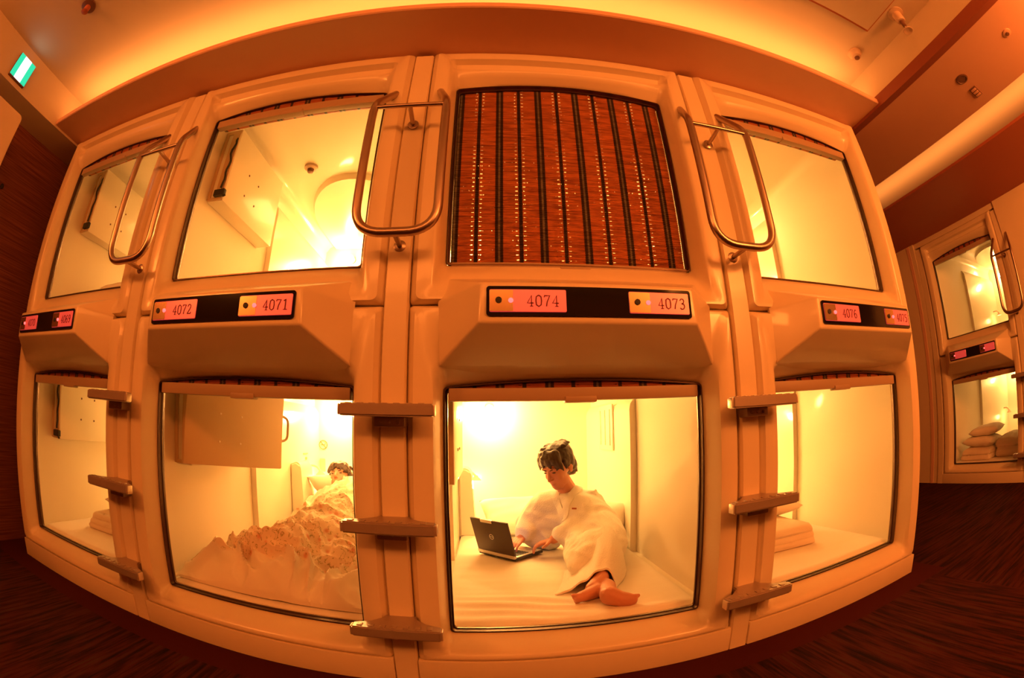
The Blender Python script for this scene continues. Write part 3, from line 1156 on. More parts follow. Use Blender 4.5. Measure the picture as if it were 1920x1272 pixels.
# soffit over the main row with an upturned lip
bm = bmesh.new()
prof = [(-.318, SOF + .004), (-.312, SOF), (.06, SOF), (.06, SOF + .02), (-.285, SOF + .02), (-.288, SOF + .034), (-.314, SOF + .034), (-.318, SOF + .03)]
va = [bm.verts.new((-1.72, y, z)) for y, z in prof]
vb = [bm.verts.new((2.76, y, z)) for y, z in prof]
for i in range(len(prof)):
    bm.faces.new((va[i], va[(i + 1) % len(prof)], vb[(i + 1) % len(prof)], vb[i]))
bm.faces.new(va); bm.faces.new(vb[::-1])
struct(obj('trim_2', bm, M['soffit'], smooth=False))
slab('trim_3', -1.72, 2.76, .06, .10, SOF, CEIL, M['paint'])              # back of the cove
slab('trim_4', 2.77, 3.43, YB, YF, 2.31, CEIL + .1, M['bulk'])            # right bulkhead
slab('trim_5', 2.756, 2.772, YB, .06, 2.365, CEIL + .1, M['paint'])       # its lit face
slab('trim_6', 2.752, 2.80, YB, .05, 2.300, 2.366, M['darktrim'])          # dark edge strip
slab('ceiling_aisle', 3.43, XE, YB, YF, 2.62, 2.72, M['paint'])
# soffit over the right-hand row
bm = bmesh.new()
prof = [(3.945, 2.362), (XE, 2.362), (XE, 2.376), (3.965, 2.376), (3.963, 2.382), (3.945, 2.382)]
va = [bm.verts.new((x, YB, z)) for x, z in prof]
vb = [bm.verts.new((x, YF, z)) for x, z in prof]
for i in range(len(prof)):
    bm.faces.new((va[i], va[(i + 1) % len(prof)], vb[(i + 1) % len(prof)], vb[i]))
bm.faces.new(va); bm.faces.new(vb[::-1])
struct(obj('trim_7', bm, M['redtrim'], smooth=False))
slab('trim_8', RWX - .06, RWX + .02, -2.0, YF, 2.312, 2.364, M['frp'])
slab('trim_14', RWX - .078, RWX + .02, RWY + .60, YF, 0, 2.364, M['frp'])   # blank panelling beyond the row
slab('trim_15', RWX - .083, RWX - .07, RWY + .66, RWY + .70, 0, 2.36, M['soffit'])
slab('trim_16', RWX - .078, RWX + .02, -2.4, RWY - .60, 0, 2.364, M['frp'])
# end panels and roof of the main block
slab('trim_9', XC[3] + .522, XC[3] + .54, -.012, 2.08, 0, SOF, M['endpanel'])
slab('trim_10', XC[0] - .54, XC[0] - .522, -.012, 2.08, 0, SOF, M['endpanel'])
slab('trim_11', XW, XC[0] - .54, .30, .34, 0, 2.305, M['weave'])
# raised panel on the ceiling, with a red-brown edge strip round it
bm = bmesh.new()
box(bm, .30, 2.555, -3.6, -.615, CEIL - .016, CEIL - .004, bev=.004)
struct(obj('trim_12', bm, M['paint']))
bm = bmesh.new()
box(bm, .29, 2.570, -3.61, -.600, CEIL - .005, CEIL + .002)
struct(obj('trim_13', bm, M['redtrim'], smooth=False))

# ------------------------------------------------------------------ ceiling fittings
def fixture(name, loc, prof, m, label, cat, seg=22):
    bm = bmesh.new()
    lathe(bm, prof, seg)
    o = obj(name, bm, m, loc=loc)
    return tag(o, label, cat)

o = fixture('smoke_detector', (2.605, -.418, CEIL), [(.045, 0), (.045, -.008), (.036, -.014), (.030, -.030), (.018, -.036)], M['fix'],
            'round smoke detector on the ceiling near the right cove corner', 'smoke detector')
bm = bmesh.new(); lathe(bm, [(.017, -.034), (.017, -.040), (.008, -.042)], 16); obj('sensor', bm, M['fixdark'], o)
o = fixture('sprinkler_head', (2.640, -.815, CEIL), [(.052, 0), (.050, -.006), (.030, -.012), (.030, -.055), (.024, -.062)], M['fix'],
            'hanging ceiling sprinkler with collar, near the right picture corner', 'sprinkler')
bm = bmesh.new(); lathe(bm, [(.013, -.06), (.013, -.095), (.006, -.10)], 14); obj('nozzle', bm, M['fixdark'], o)
bm = bmesh.new(); lathe(bm, [(.030, -.128), (.031, -.131), (.028, -.133), (.004, -.126), (.004, -.098)], 20); obj('deflector', bm, M['fix'], o)
o = fixture('sprinkler_head', (-1.13, -.818, CEIL), [(.050, 0), (.050, -.007), (.034, -.012)], M['fixdark'],
            'dark sprinkler on the ceiling at upper left, near the exit sign', 'sprinkler')
bm = bmesh.new(); lathe(bm, [(.020, -.01), (.018, -.04), (.024, -.045), (.008, -.05)], 16); obj('nozzle', bm, M['redtrim'], o)
bm = bmesh.new()
lathe(bm, [(.060, 0), (.060, -.004), (.052, -.006), (.050, -.002)], 30)
tag(obj('access_cap', bm, M['paint'], loc=(-.93, -.86, CEIL)), 'round cream cap on the ceiling right of the dark sprinkler', 'cap')
o = fixture('ceiling_speaker', (3.075, -.83, 2.31), [(.045, 0), (.045, -.003), (.036, -.005), (.034, -.002)], M['fixdark'],
            'round dark speaker under the right bulkhead, beside a small vent', 'speaker')
bm = bmesh.new()
box(bm, -.055, .055, -.028, .028, -.006, 0, bev=.002)
o = obj('air_vent', bm, M['fixdark'], loc=(3.255, -.832, 2.31))
tag(o, 'small rectangular vent under the right bulkhead, beside the round speaker', 'vent')
for x in (-.034, 0, .034):
    bm = bmesh.new(); box(bm, x - .011, x + .011, -.022, .022, -.009, -.005, bev=.002); obj('slat', bm, M['bulk'], o)
o = fixture('emergency_light', (3.04, -1.315, 2.31), [(.034, 0), (.034, -.004), (.026, -.006)], M['bulk'],
            'small round light under the right bulkhead, close to the right picture edge', 'ceiling light')
bm = bmesh.new(); lathe(bm, [(.016, -.005), (.014, -.010), (.004, -.011)], 14); obj('lens', bm, M['fixdark'], o)
# smoke detector inside the open upper capsule
o = fixture('smoke_detector', (-.255, .77, ZUP + 1.139), [(.042, 0), (.042, -.014), (.030, -.020)], M['fix'],
            'small smoke detector on the ceiling inside the open upper capsule over 4072', 'smoke detector')
bm = bmesh.new(); lathe(bm, [(.022, -.019), (.018, -.040), (.006, -.044)], 16); obj('sensor', bm, M['fixdark'], o)

# exit sign on the left bulkhead
o = empty('exit_sign', (-1.72, -.805, 2.405))
tag(o, 'lit green and white exit sign on the bulkhead at far left', 'exit sign')
bm = bmesh.new(); box(bm, -.005, .022, -.085, .085, -.074, .074, bev=.004); obj('housing', bm, M['fixdark'], o)
bm = bmesh.new(); box(bm, .022, .026, -.038, .034, -.070, .070); obj('white_panel', bm, M['signwhite'], o, smooth=False)
for y0, y1 in ((-.082, -.038), (.034, .082)):
    bm = bmesh.new(); box(bm, .022, .026, y0, y1, -.070, .070); obj('green_panel', bm, M['signgreen'], o, smooth=False)
# cream board on the left wall
bm = bmesh.new()
prism(bm, rrect(-1.55, -.60, 1.72, 2.205, .03), 0, .05)
for v in bm.verts:
    v.co = Vector((XW + .23 + v.co.y * 1.0, v.co.x, v.co.z))
bmesh.ops.recalc_face_normals(bm, faces=bm.faces)
bmesh.ops.bevel(bm, geom=[e for e in bm.edges if abs(e.verts[0].co.x - e.verts[1].co.x) < 1e-6], offset=.008, segments=2, affect='EDGES')
box(bm, XW, XW + .235, -1.50, -.66, 1.78, 2.15, bev=.004)
o = obj('wall_cabinet', bm, M['board'])
tag(o, 'cream cabinet on the woven left wall below the exit sign', 'cabinet')
bm = bmesh.new(); lathe(bm, [(.016, 0), (.016, .010), (.010, .014)], 16, Matrix.Translation((XW, -.435, 1.925)) @ Matrix.Rotation(pi / 2, 4, 'Y'))
tag(obj('wall_hook', bm, M['soft_black']), 'small dark peg on the woven left wall below the cream cabinet', 'hook')

# ------------------------------------------------------------------ bedding
def mattress(name, x0, x1, y0, y1, z0, z1, label, wr=0.004, seed=0, rz=None):
    """closed slab with a slightly wrinkled sheet on top"""
    bm = bmesh.new()
    nx, ny = 40, 190
    grid = []
    for j in range(ny + 1):
        row = []
        for i in range(nx + 1):
            u, v = i / nx, j / ny
            x, y = x0 + (x1 - x0) * u, y0 + (y1 - y0) * v
            e = min(u, 1 - u) * (x1 - x0)
            f = min(v, 1 - v) * (y1 - y0)
            rim = min(1, min(e, f) / .03)
            z = z1 - .012 * (1 - rim) ** 2
            w = noise.noise(Vector((x * 3 + seed, y * 9, seed))) * wr + noise.noise(Vector((x * 7 + y * 3, y * 20, seed + 4))) * wr * .5
            if wr > .005:    # drawn folds close to the opening
                g = exp(-((y - y0 - .13) / .11) ** 2) * exp(-((u - .28) / .30) ** 2)
                w += g * .0075 * sin(y * 88 + 9 * x + 5 * noise.noise(Vector((x * 3, y * 3, 1))))
            row.append(bm.verts.new((x, y, z + w * rim)))
        grid.append(row)
    for j in range(ny):
        for i in range(nx):
            bm.faces.new((grid[j][i], grid[j][i + 1], grid[j + 1][i + 1], grid[j + 1][i]))
    bot = {}
    border = [grid[0][i] for i in range(nx + 1)] + [grid[j][nx] for j in range(1, ny + 1)] + [grid[ny][i] for i in range(nx - 1, -1, -1)] + [grid[j][0] for j in range(ny - 1, 0, -1)]
    low = [bm.verts.new((v.co.x, v.co.y, z0)) for v in border]
    n = len(border)
    for i in range(n):
        bm.faces.new((border[i], border[(i + 1) % n], low[(i + 1) % n], low[i]))
    bm.faces.new(low)
    o = obj(name, bm, M['sheet'])
    return tag(o, label, 'mattress', 'sheeted mattresses in the capsules')

ZB = .178
for k, lab, w in ((0, 'white sheeted mattress in the lower capsule at the left end', .002), (1, 'white sheeted mattress under the sleeper and the floral quilt', .003),
                  (2, 'wrinkled white sheeted mattress under the person with the laptop', .006), (3, 'white sheeted mattress in the lower capsule with plate 4076', .003)):
    h = .455
    mattress('mattress', XC[k] - h, XC[k] + h, .055, 1.82 if k == 1 else 1.95, .152, ZB, lab, w, k * 3.1)
mattress('mattress', XC[0] - .455, XC[0] + .455, .055, 1.95, ZUP + .152, ZUP + .178, 'mattress in the upper capsule at the left end, hidden by the sill')
o = mattress('mattress', -.455, .455, .055, 1.95, .152, ZB, 'white sheeted mattress in the lower capsule of the far right row')
o.location = (RWX, RWY, 0); o.rotation_euler = (0, 0, RZ)

def quilt_stack(name, size, layers, label, loc, rz=0, seed=0, group='folded quilts'):
    """a quilt folded over several times: rounded layers joined at one end"""
    lx, ly, lz = size
    bm = bmesh.new()
    h = lz / layers
    for i in range(layers):
        z = h * (i + .5)
        dx = random.uniform(-.012, .012)
        dy = random.uniform(-.010, .010)
        box(bm, -lx / 2 + dx, lx / 2 + dx, -ly / 2 + dy, ly / 2 + dy, z - h * .50, z + h * .50, bev=h * .47, seg=5)
    box(bm, -lx / 2 + .03, lx / 2 - .03, -ly / 2 + .03, ly / 2 - .03, .004, lz - .01)
    me = blob(bm, .0078, 2)
    def f(c, n):
        q = noise.noise(Vector((c.x * 5 + seed, c.y * 5, c.z * 4))) * .016 + noise.noise(Vector((c.x * 14, c.y * 14 + seed, c.z * 10))) * .006
        top = max(0, c.z / lz)
        s = 1 - .10 * top ** 2
        r = max(abs(c.x) / (lx / 2), abs(c.y) / (ly / 2))
        return Vector((c.x * s, c.y * s, max(0.0, c.z - .03 * top * max(0, r - .55) / .45))) + n * q * (1 if c.z > .02 else .0)
    displace(me, f)
    o = link_mesh(name, me, M['quiltw'], None, loc)
    o.rotation_euler = (0, 0, rz)
    return tag(o, label, 'quilt', group)

def pillow(size, label, loc, rot=(0, 0, 0), seed=0):
    lx, ly, lz = size
    bm = bmesh.new()
    n = 22
    vs = {}
    def sh(u, v, s):
        e = (1 - abs(u) ** 3.0) * (1 - abs(v) ** 3.0)
        z = s * (lz / 2) * max(0, e) ** .45
        k = 1 - .06 * (abs(u) ** 2 * (1 - abs(v)) + abs(v) ** 2 * (1 - abs(u)))
        w = noise.noise(Vector((u * 2.5 + seed, v * 2.5, s * 2))) * .008
        return (u * lx / 2 * k, v * ly / 2 * k, z + w * (1 if e > .1 else 0))
    for s in (1, -1):
        for i in range(n + 1):
            for j in range(n + 1):
                u, v = -1 + 2 * i / n, -1 + 2 * j / n
                if s == -1 and (i in (0, n) or j in (0, n)):
                    vs[s, i, j] = vs[1, i, j]
                else:
                    vs[s, i, j] = bm.verts.new(sh(u, v, s))
        for i in range(n):
            for j in range(n):
                bm.faces.new((vs[s, i, j], vs[s, i + 1, j], vs[s, i + 1, j + 1], vs[s, i, j + 1]))
    me = me_from('pillow', bm, ang=180)
    o = link_mesh('pillow', me, M['sheet'], None, loc)
    o.rotation_euler = rot
    return tag(o, label, 'pillow', 'white pillows')

quilt_stack('folded_quilt', (.56, .50, .125), 3, 'folded quilt under a pillow, behind the left row of steps', (XC[0] + .03, .56, ZB), .05, 1)
pillow((.44, .32, .10), 'pillow on the folded quilt behind the left row of steps', (XC[0] + .04, .58, ZB + .158), (0, .03, .1), 2)
quilt_stack('folded_quilt', (.66, .52, .135), 3, 'folded quilt under a pillow, behind the steps below plate 4076', (XC[3] - .13, .63, ZB), -.08, 5)
pillow((.52, .34, .10), 'pillow on the folded quilt behind the steps below plate 4076', (XC[3] + .0, .74, ZB + .168), (0, .05, .06), 4)
quilt_stack('folded_quilt', (.50, .42, .14), 3, 'folded bedding top peeking over the sill of the upper left end capsule', (XC[0] - .15, .60, ZUP + ZB), 0, 9)
pillow((.40, .30, .10), 'pillow top just over the sill of the upper left end capsule', (XC[0] - .17, .58, ZUP + ZB + .172), (0, 0, .1), 6)
def rloc(lx, ly, z):
    return (RWX + ly, RWY - lx, z)
quilt_stack('folded_quilt', (.40, .46, .13), 2, 'folded quilt under two pillows in the far right row', rloc(-.20, .34, ZB), RZ, 12)
pillow((.40, .42, .11), 'lower of two beige pillows in the far right row', rloc(-.19, .34, ZB + .165), (0, .04, RZ), 7)
pillow((.38, .40, .10), 'top pillow of the heap in the far right row', rloc(-.14, .36, ZB + .262), (0, -.05, RZ + .15), 8)
quilt_stack('sheet_heap', (.36, .60, .20), 2, 'white bedding heaped right of the pillows in the far right row', rloc(.18, .55, ZB), RZ, 15)

# ------------------------------------------------------------------ people
def frame_matrix(origin, fwd, up):
    f = Vector(fwd).normalized()
    u = Vector(up)
    u = (u - f * u.dot(f)).normalized()
    r = f.cross(u)            # local +x = viewer's left when facing
    # local axes: x = right-hand side of the head, y = backwards, z = up
    m = Matrix((r, -f, u)).transposed().to_4x4()
    m.translation = Vector(origin)
    return m

def head_prims(bm, m, s=1.0):
    def E(c, r, sub=3):
        cc = m @ (Vector(c) * s)
        ellip(bm, cc, tuple(x * s for x in r), m.to_3x3(), sub)
    E((0, .016, .030), (.071, .090, .082))
    E((0, -.022, .000), (.063, .056, .078))
    E((0, -.030, -.045), (.054, .048, .056))
    E((0, -.044, -.074), (.036, .034, .036))
    E((0, -.054, -.090), (.022, .020, .016))
    for q in (-1, 1):
        E((q * .030, -.046, -.026), (.027, .026, .034), 2)
        E((q * .036, -.020, -.062), (.020, .036, .028), 2)
        E((q * .071, .014, -.010), (.007, .016, .028), 2)
        E((q * .074, .020, -.004), (.008, .012, .020), 2)
        E((q * .027, -.066, .024), (.026, .012, .009), 2)
    chain(bm, [(m @ (Vector((0, -.078, .012)) * s), .006 * s), (m @ (Vector((0, -.094, -.026)) * s), .0085 * s)])
    E((0, -.094, -.030), (.0095, .010, .008), 2)
    for q in (-1, 1):
        E((q * .009, -.085, -.033), (.007, .009, .006), 2)
    E((0, -.0745, -.057), (.021, .009, .0055), 2)
    E((0, -.0725, -.067), (.018, .009, .0055), 2)

def face_parts(person, m, s=1.0):
    for q in (-1, 1):
        bm = bmesh.new()
        ellip(bm, m @ Vector((q * .029 * s, -.0715 * s, .005 * s)), (.0125 * s, .005 * s, .0038 * s), m.to_3x3(), 2)
        obj('eye', bm, M['eye'], person)
        bm = bmesh.new()
        tube(bm, [m @ (Vector(p) * s) for p in ((q * .013, -.078, .020), (q * .029, -.0765, .025), (q * .046, -.065, .020))], [.0026, .0032, .0018], 8)
        obj('eyebrow', bm, M['hair'], person)
    bm = bmesh.new()
    tube(bm, [m @ (Vector(p) * s) for p in ((-.019, -.070, -.062), (-.009, -.0785, -.0615), (0, -.0805, -.062), (.009, -.0785, -.0615), (.019, -.070, -.062))], [.0015, .003, .0032, .003, .0015], 8)
    obj('mouth', bm, M['lip'], person)

def hair_mesh(m, s=1.0, seed=3):
    rnd = random.Random(seed)
    bm = bmesh.new()
    def E(c, r, sub=3):
        ellip(bm, m @ (Vector(c) * s), tuple(x * s for x in r), m.to_3x3(), sub)
    def C(a, ra, b, rb):
        cone(bm, m @ (Vector(a) * s), ra * s, m @ (Vector(b) * s), rb * s, 8)
    E((0, .030, .052), (.079, .090, .076))
    E((0, .060, .005), (.068, .056, .070))
    E((0, .078, -.045), (.046, .030, .045))
    for q in (-1, 1):
        E((q * .066, .030, .028), (.017, .046, .050), 2)
        C((q * .070, -.010, .040), .013, (q * .070, -.014, -.002), .005)
        E((q * .058, .062, -.012), (.016, .030, .036), 2)
    for i in range(46):          # fringe and tousled locks
        a = -1.25 + 2.5 * (i % 16) / 15 + rnd.uniform(-.06, .06)
        if i < 32:
            st = Vector((.055 * sin(a), -.020 - .028 * cos(a), .092 + rnd.uniform(-.008, .010)))
            en = Vector((.073 * sin(a) + rnd.uniform(-.010, .010), -.036 - .040 * cos(a), .062 + rnd.uniform(-.014, .014) - .036 * abs(sin(a)) + (.0 if a > 0 else -.010)))
        else:
            b = rnd.uniform(-pi, pi)
            st = Vector((.045 * sin(b), .03 + .055 * cos(b), .106))
            en = st + Vector((.034 * sin(b), .034 * cos(b), -.004 + rnd.uniform(-.006, .006)))
        C(st, .018, (st + en) / 2 + Vector((0, -.007, .006)), .014)
        C((st + en) / 2 + Vector((0, -.007, .006)), .014, en, .005)
    for i in range(12):          # nape
        x = -.045 + .09 * i / 11
        C((x, .080, -.045), .012, (x * 1.0, .083, -.078 + rnd.uniform(-.008, .010)), .004)
    me = blob(bm, .0046 * s, 3)
    def f(c, n):
        q = noise.noise(Vector((c.x * 60, c.y * 60, c.z * 22))) * .0035
        return c + n * q
    displace(me, f)
    return me

def hand_prims(bm, wrist, palm_dir, palm_nrm, side, s=1.0, curl=.5):
    """palm with four bent fingers of different lengths and a thumb from the side of the palm"""
    d = Vector(palm_dir).normalized()
    n = Vector(palm_nrm)
    n = (n - d * n.dot(d)).normalized()       # out of the back of the hand
    t = d.cross(n) * side                      # towards the thumb
    w = Vector(wrist)
    pc = w + d * .045 * s
    for k in range(4):
        o = (1.5 - k) * .0205 * s
        cone(bm, w + t * o * .55, .015 * s, w + d * .082 * s + t * o, .0105 * s, 8)
        L = (.068, .078, .073, .058)[k] * s
        b = w + d * .085 * s + t * o
        a1 = .35 * curl
        p1 = b + (d * cos(a1) - n * sin(a1) + t * (1.5 - k) * .07) * L * .45
        a2 = 1.0 * curl + .2
        p2 = p1 + (d * cos(a2) - n * sin(a2)) * L * .32
        a3 = 1.5 * curl + .35
        p3 = p2 + (d * cos(a3) - n * sin(a3)) * L * .23
        chain(bm, [(b, .0090 * s), (p1, .0080 * s), (p2, .0072 * s), (p3, .0060 * s)])
    tb = w + d * .022 * s + t * .028 * s
    t1 = tb + (d * .6 + t * .75 - n * .25).normalized() * .034 * s
    t2 = t1 + (d * .9 + t * .25 - n * .30).normalized() * .030 * s
    chain(bm, [(w + d * .015 * s + t * .015 * s, .014 * s), (tb, .0125 * s), (t1, .0100 * s), (t2, .0080 * s)])

# ---- person with the laptop
man = empty('person', (1.25, .70, ZB))
MI = Matrix.Translation((-1.25, -.70, -ZB))
def place(o):
    """objects are modelled in room coordinates; shift them into the frame of their parent"""
    o.data.transform(MI)
    return o
tag(man, 'person in a white bathrobe reclining and typing on a laptop', 'person')
HM = frame_matrix((1.157, .962, .638), (-.70, -.62, -.42), (-.25, -.12, 1.0))
bm = bmesh.new()
head_prims(bm, HM, .98)
neck = Vector((1.222, 1.020, .50))
chain(bm, [((1.176, .985, .575), .047), (neck, .050), ((1.240, 1.030, .40), .09), ((1.33, .97, .28), .10)])
# arms: his right (picture left) reaches round to the keyboard, his left rests along the bed
chain(bm, [((1.10, 1.075, .43), .045), ((1.005, 1.075, .305), .036), ((.965, .985, .262), .024)])
chain(bm, [((1.325, .98, .44), .045), ((1.275, .880, .345), .038), ((1.115, .868, .272), .024)])
hand_prims(bm, (.965, .985, .262), (-.55, -.72, -.28), (.15, .1, 1.0), 1, .84, .75)
hand_prims(bm, (1.115, .868, .272), (-.97, .12, -.30), (-.1, .05, 1.0), -1, .84, .70)
# legs
chain(bm, [((1.33, .93, .27), .07), ((1.300, .62, .250), .030), ((1.262, .48, .232), .026), ((1.245, .40, .232), .026), ((1.228, .325, .228), .030), ((1.175, .258, .208), .030)])
chain(bm, [((1.30, .90, .25), .07), ((1.205, .60, .232), .034), ((1.212, .42, .203), .025), ((1.238, .270, .205), .034), ((1.214, .165, .212), .034)])
# first foot lies on its side, toes to the picture left
chain(bm, [((1.195, .245, .206), .030), ((1.160, .226, .202), .026), ((1.125, .208, .200), .022), ((1.106, .198, .198), .018)])
for k in range(5):
    a = Vector((1.112, .196 + .004 * k, .210 - .0075 * k))
    cone(bm, a, .0085, a + Vector((-.026 + .004 * k, -.004, .004 - .003 * k)), .0075 - .0006 * k, 8)
# second foot: sole towards the opening, heel in the middle, toes to the right
chain(bm, [((1.212, .148, .216), .038), ((1.246, .132, .204), .031), ((1.278, .126, .198), .027), ((1.292, .124, .196), .021)])
for k in range(5):
    a = Vector((1.288, .120 + .006 * k, .212 - .0085 * k))
    cone(bm, a, .0095, a + Vector((.026 - .004 * k, .004, -.002)), .0080 - .0006 * k, 8)
me = blob(bm, .0031, 6, .45)
place(link_mesh('body', me, M['skin'], man))
n0 = set(bpy.data.objects)
face_parts(man, HM, .98)
hm = hair_mesh(HM, .98, 5)
link_mesh('hair', hm, M['hair'], man)
for o in set(bpy.data.objects) - n0:
    place(o)
# robe
bm = bmesh.new()
chain(bm, [((1.335, .93, .300), .148), ((1.285, .985, .39), .125), ((1.235, 1.03, .435), .100)])
chain(bm, [((1.235, 1.03, .445), .080), ((1.335, .985, .440), .072), ((1.285, .885, .352), .066), ((1.150, .868, .290), .050)])
chain(bm, [((1.215, 1.04, .44), .085), ((1.100, 1.085, .420), .078), ((1.010, 1.075, .315), .070), ((.985, 1.010, .278), .052)])
chain(bm, [((1.17, 1.02, .34), .06), ((1.10, 1.04, .325), .055), ((1.03, 1.06, .30), .05)])
chain(bm, [((1.005, 1.075, .300), .066), ((1.03, 1.05, .235), .05), ((1.12, 1.02, .24), .07)])
chain(bm, [((1.245, 1.000, .485), .050), ((1.185, 1.03, .470), .045)])
chain(bm, [((1.345, .90, .285), .140), ((1.345, .70, .280), .106), ((1.305, .58, .285), .084), ((1.270, .47, .262), .058)])
chain(bm, [((1.27, .86, .260), .11), ((1.195, .62, .250), .070), ((1.180, .50, .235), .055)])
chain(bm, [((1.26, .64, .29), .080), ((1.215, .50, .262), .064)])
for v in bm.verts:
    if v.co.z < ZB + .004:
        v.co.z = ZB + .004 + (v.co.z - ZB) * .02
me = blob(bm, .0075, 6)
def fold(c, n):
    q = noise.noise(Vector((c.x * 4, c.y * 4, c.z * 4)))
    # soft creases running down the body and round the sleeves
    t1 = noise.noise(Vector((c.x * 12 + q * 2, c.y * 12 - q * 2, c.z * 5)))
    t2 = noise.noise(Vector((c.x * 7 + c.z * 14, c.y * 7 + c.z * 6, c.z * 9 + 3)))
    k = .020 * (.28 - sqrt(t1 * t1 + .004)) + .016 * (.25 - sqrt(t2 * t2 + .004)) + .006 * q
    p = c + n * k
    if p.z < ZB + .003:
        p.z = ZB + .003
    return p
displace(me, fold)
bm = bmesh.new()
bm.from_mesh(me)
bpy.data.meshes.remove(me)
me = blob(bm, .0068, 3)
bm = bmesh.new()
bm.from_mesh(me)
bpy.data.meshes.remove(me)
# hem of the skirt: an open bell from knees to ankles
secs = [(.620, 1.125, 1.415, .380, 1.31), (.540, 1.108, 1.395, .364, 1.31), (.460, 1.088, 1.365, .334, 1.29), (.390, 1.066, 1.328, .302, 1.262), (.345, 1.048, 1.296, .280, 1.243), (.315, 1.036, 1.284, .272, 1.236)]
outer, inner = [], []
NS = 26
for (y, x0, x1, zt, xp) in secs:
    lo, li = [], []
    for i in range(NS + 1):
        t = i / NS
        x = x0 + (x1 - x0) * t
        tp = (xp - x0) / (x1 - x0)
        h = sin(pi / 2 * min(1, t / tp)) ** 2.1 if t < tp else max(0, 1 - ((t - tp) / (1 - tp)) ** 3.2)
        w = .006 * sin(t * 23 + y * 17) * (1 - abs(2 * t - 1))
        z = ZB + .006 + (zt - ZB - .006) * h + w
        yy = y - .02 * (1 - h) + .010 * sin(t * 9)
        lo.append(bm.verts.new((x, yy, max(z, ZB + .005))))
        li.append(bm.verts.new((x0 + (x - x0) * .985 + .002, yy, max(z - .009, ZB + .002))))
    outer.append(lo); inner.append(li)
for a, b in ((outer, 1), (inner, -1)):
    for j in range(len(secs) - 1):
        for i in range(NS):
            bm.faces.new((a[j][i], a[j][i + 1], a[j + 1][i + 1], a[j + 1][i]))
for i in range(NS):
    bm.faces.new((outer[-1][i], outer[-1][i + 1], inner[-1][i + 1], inner[-1][i]))
robe = place(obj('bathrobe', bm, M['robe'], man))
robe.data.polygons.foreach_set('use_smooth', [True] * len(robe.data.polygons))
# collar, belt and small chest emblem, laid on the surface of the robe
from mathutils.bvhtree import BVHTree
RB = BVHTree.FromPolygons([v.co - MI.to_translation() for v in robe.data.vertices], [p.vertices[:] for p in robe.data.polygons])
def on_robe(pts, off):
    out = []
    for p in pts:
        hit, nrm, _, _ = RB.find_nearest(Vector(p))
        out.append((hit + nrm * off, nrm))
    return out
def band(bm, pts, w, th, off=.001):
    """flat strip of cloth lying on the robe"""
    P = on_robe(pts, off)
    n = len(P)
    rings = []
    for i in range(n):
        p, nr = P[i]
        d = (P[min(i + 1, n - 1)][0] - P[max(i - 1, 0)][0]).normalized()
        sd = d.cross(nr).normalized()
        ww = w * (.75 if i in (0, n - 1) else 1)
        rings.append([bm.verts.new(p + sd * ww * a + nr * b) for a, b in ((-.5, -.006), (-.5, th * .7), (-.2, th), (.2, th), (.5, th * .7), (.5, -.006))])
    for i in range(n - 1):
        for k in range(6):
            bm.faces.new((rings[i][k], rings[i][(k + 1) % 6], rings[i + 1][(k + 1) % 6], rings[i + 1][k]))
    bm.faces.new(rings[0][::-1])
    bm.faces.new(rings[-1])
bm = bmesh.new()
band(bm, bez((1.290, 1.020, .530), (1.235, .930, .520), (1.190, .920, .440), (1.190, .900, .345), 18), .042, .009)
place(obj('collar', bm, M['robe'], man))
bm = bmesh.new()
band(bm, bez((1.250, 1.090, .540), (1.150, 1.060, .520), (1.140, .980, .450), (1.185, .915, .380), 18), .040, .007)
place(obj('collar', bm, M['robe'], man))
bm = bmesh.new()
(p, nr), = on_robe([(1.228, .885, .425)], .0015)
sd = nr.cross(Vector((0, 0, 1))).normalized()
up = sd.cross(nr)
vs = [bm.verts.new(p + sd * x + up * z + nr * h) for h in (0, .002) for x, z in ((-.012, -.004), (.012, -.004), (.012, .004), (-.012, .004))]
for f in ((0, 1, 2, 3), (4, 5, 6, 7), (0, 1, 5, 4), (1, 2, 6, 5), (2, 3, 7, 6), (3, 0, 4, 7)):
    bm.faces.new([vs[i] for i in f])
place(obj('chest_emblem', bm, M['redtrim'], man, smooth=False))

# cushion behind the person's back
pillow((.30, .24, .10), 'beige cushion behind the back of the person with the laptop', (1.435, 1.13, .310), (1.2, .1, -.7), 21)
pillow((.52, .36, .13), 'white pillow behind the shoulder of the person with the laptop', (1.02, 1.50, ZB + .115), (.45, .0, .15), 23)

# ---- laptop
L0, F0, R0 = Vector((.742, .964, 0)), Vector((.919, .784, 0)), Vector((1.077, .928, 0))
xa = (F0 - L0).normalized()
ya = (R0 - F0).normalized()
lap = empty('laptop', (L0.x, L0.y, ZB + .006), math.atan2(xa.y, xa.x))
tag(lap, 'open dark laptop on the sheet in front of the person in the bathrobe', 'laptop')
LW, LD = (F0 - L0).length, (R0 - F0).length
bm = bmesh.new(); box(bm, 0, LW, 0, LD, .002, .017, bev=.004); obj('base', bm, M['lapbase'], lap)
bm = bmesh.new(); box(bm, .004, LW - .004, .020, LD - .004, .017, .020, bev=.001); obj('keyboard_deck', bm, M['silver'], lap)
bm = bmesh.new()
for r in range(5):
    for c in range(12):
        box(bm, .018 + c * .0182, .018 + c * .0182 + .0155, .034 + r * .0185, .034 + r * .0185 + .0155, .0195, .0225, bev=.0012, seg=1)
obj('keys', bm, M['keys'], lap)
bm = bmesh.new(); box(bm, LW / 2 - .035, LW / 2 + .035, LD - .068, LD - .022, .0198, .0206, bev=.0003, seg=1); obj('touchpad', bm, M['fix'], lap)
LT = Matrix.Translation((0, .004, .018)) @ Matrix.Rotation(radians(17), 4, 'X')
bm = bmesh.new(); box(bm, 0, LW, -.006, .006, .004, .200, bev=.004, mat=LT); lid = obj('lid', bm, M['lap'], lap)
